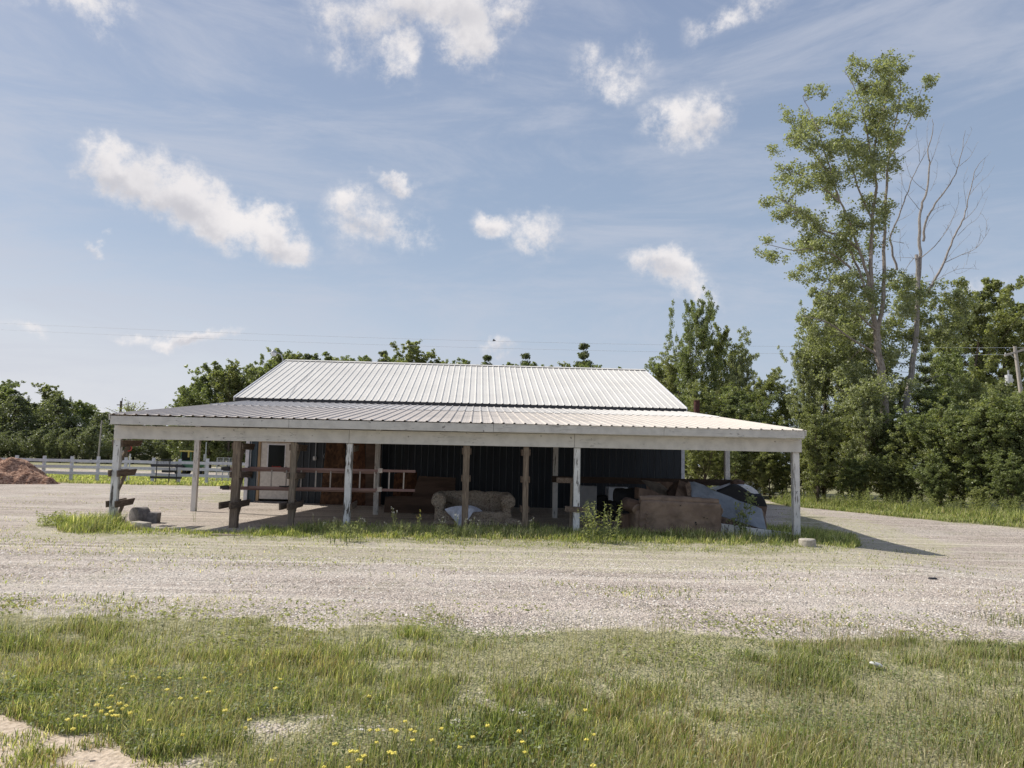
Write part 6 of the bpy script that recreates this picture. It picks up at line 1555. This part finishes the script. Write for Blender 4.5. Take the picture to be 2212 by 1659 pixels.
cur = None; und = None
for (px, py, rx, ry, rot, st) in clouds:
    a, e = azel(px, py); k = 1 / FP
    mp = nt.new('ShaderNodeMapping', vector_type='TEXTURE', inp={'Location': (a, e, 0), 'Rotation': (0, 0, -math.radians(rot)), 'Scale': (rx * k, ry * k, 1)})
    nt.l.new(warp, mp.inputs[0])
    ln = nt.new('ShaderNodeVectorMath', operation='LENGTH'); nt.l.new(mp.outputs[0], ln.inputs[0])
    f = nt.smooth(ln.outputs['Value'], 1.75, .0, 0, st * 1.02)
    cur = f if cur is None else nt.math('MAXIMUM', cur, f)
    if st >= .7:
        sy = nt.new('ShaderNodeSeparateXYZ'); nt.l.new(mp.outputs[0], sy.inputs[0])
        u1_ = nt.math('MULTIPLY', f, nt.smooth(sy.outputs[1], .35, -.75))
        und = u1_ if und is None else nt.math('MAXIMUM', und, u1_)
fine = nt.noise(tc, 22, 9, .70)
soft = nt.noise(tc, 8, 6, .6)
lump_ = nt.math('ADD', nt.math('MULTIPLY', nt.math('SUBTRACT', fine, .5), 3.0), nt.math('MULTIPLY', nt.math('SUBTRACT', soft, .5), 1.6))
dens = nt.math('ADD', cur, nt.math('MULTIPLY', lump_, nt.smooth(cur, .0, .5, 0, .8)))
cov = nt.smooth(dens, .08, 1.0)
# thin high veil, stretched
veil = nt.noise(nt.scalevec(tc, (1.6, 1.0, 6.5)), 2.1, 8, .66, .5)
vf = nt.smooth(veil, .38, .72, 0, .55)
skyc = nt.new('ShaderNodeVectorMath', operation='SCALE', inp={'Scale': SKYK}); nt.l.new(sky.outputs[0], skyc.inputs[0])
tint = nt.mix(1.0, skyc.outputs[0], (.97, .95, .97), 'MULTIPLY')
grad = nt.ramp(nt.math('MULTIPLY', eln, 1.25), [(0, (.56, .64, .745)), (.2, (.44, .54, .68)), (.42, (.345, .44, .59)), (.7, (.28, .355, .515)), (1, (.24, .305, .465))])
tint = nt.mix(.80, tint, grad)
# milky low sky, strongest towards the sun side on the left
low = nt.smooth(eln, .28, .03, 0, 1)
lft = nt.smooth(azn, .25, -.70, .10, 1)
hz_ = nt.math('MULTIPLY', low, lft)
c1 = nt.mix(nt.math('MULTIPLY', hz_, .95), tint, (.74, .75, .79))
c2 = nt.mix(vf, c1, (.58, .61, .70))
shade = nt.noise(tc, 14, 5, .6)
cc = nt.mix(nt.smooth(shade, .36, .62, 0, .35), (.90, .87, .87), (.70, .69, .73))
cc = nt.mix(nt.math('MULTIPLY', und, nt.smooth(shade, .30, .60, .25, 1)), cc, (.50, .505, .56))
c3 = nt.mix(cov, c2, cc)
nt.l.new(c3, bg.inputs[0]); bg.inputs[1].default_value = 1.0
nt.l.new(bg.outputs[0], out.inputs[0])

sl = bpy.data.lights.new('sun', 'SUN'); sl.energy = 5.0; sl.angle = math.radians(.53); sl.color = (1.0, .95, .86)
so = bpy.data.objects.new('sun', sl); COL.objects.link(so)
sd_ = Vector((sun_vec.x * math.cos(SUN_EL), sun_vec.y * math.cos(SUN_EL), math.sin(SUN_EL)))
so.rotation_euler = sd_.to_track_quat('Z', 'Y').to_euler()

# ------------------------------------------------------------------ camera
cam = bpy.data.cameras.new('camera'); co = bpy.data.objects.new('camera', cam); COL.objects.link(co)
cam.sensor_width = 36; cam.lens = FP / 2212 * 36; cam.clip_start = .05; cam.clip_end = 5000
fwd = Vector((0, cp, sp)); up0 = Vector((0, -sp, cp)); rt0 = Vector((1, 0, 0))
rc_ = rt0 * cr + up0 * sr; uc_ = -rt0 * sr + up0 * cr
R_ = Matrix((rc_, uc_, -fwd)).transposed()
co.matrix_world = Matrix.Translation((0, 0, CAMH)) @ R_.to_4x4()
scene.camera = co
scene.view_settings.view_transform = 'Standard'; scene.view_settings.look = 'None'; scene.view_settings.exposure = 0
scene.render.engine = 'CYCLES'
scene.cycles.max_bounces = 4; scene.cycles.diffuse_bounces = 3; scene.cycles.glossy_bounces = 1; scene.cycles.transmission_bounces = 3; scene.cycles.sample_clamp_indirect = 2.5; scene.cycles.caustics_reflective = False; scene.cycles.caustics_refractive = False; scene.cycles.transparent_max_bounces = 4
scene.cycles.use_denoising = True; scene.cycles.denoising_prefilter = 'ACCURATE'
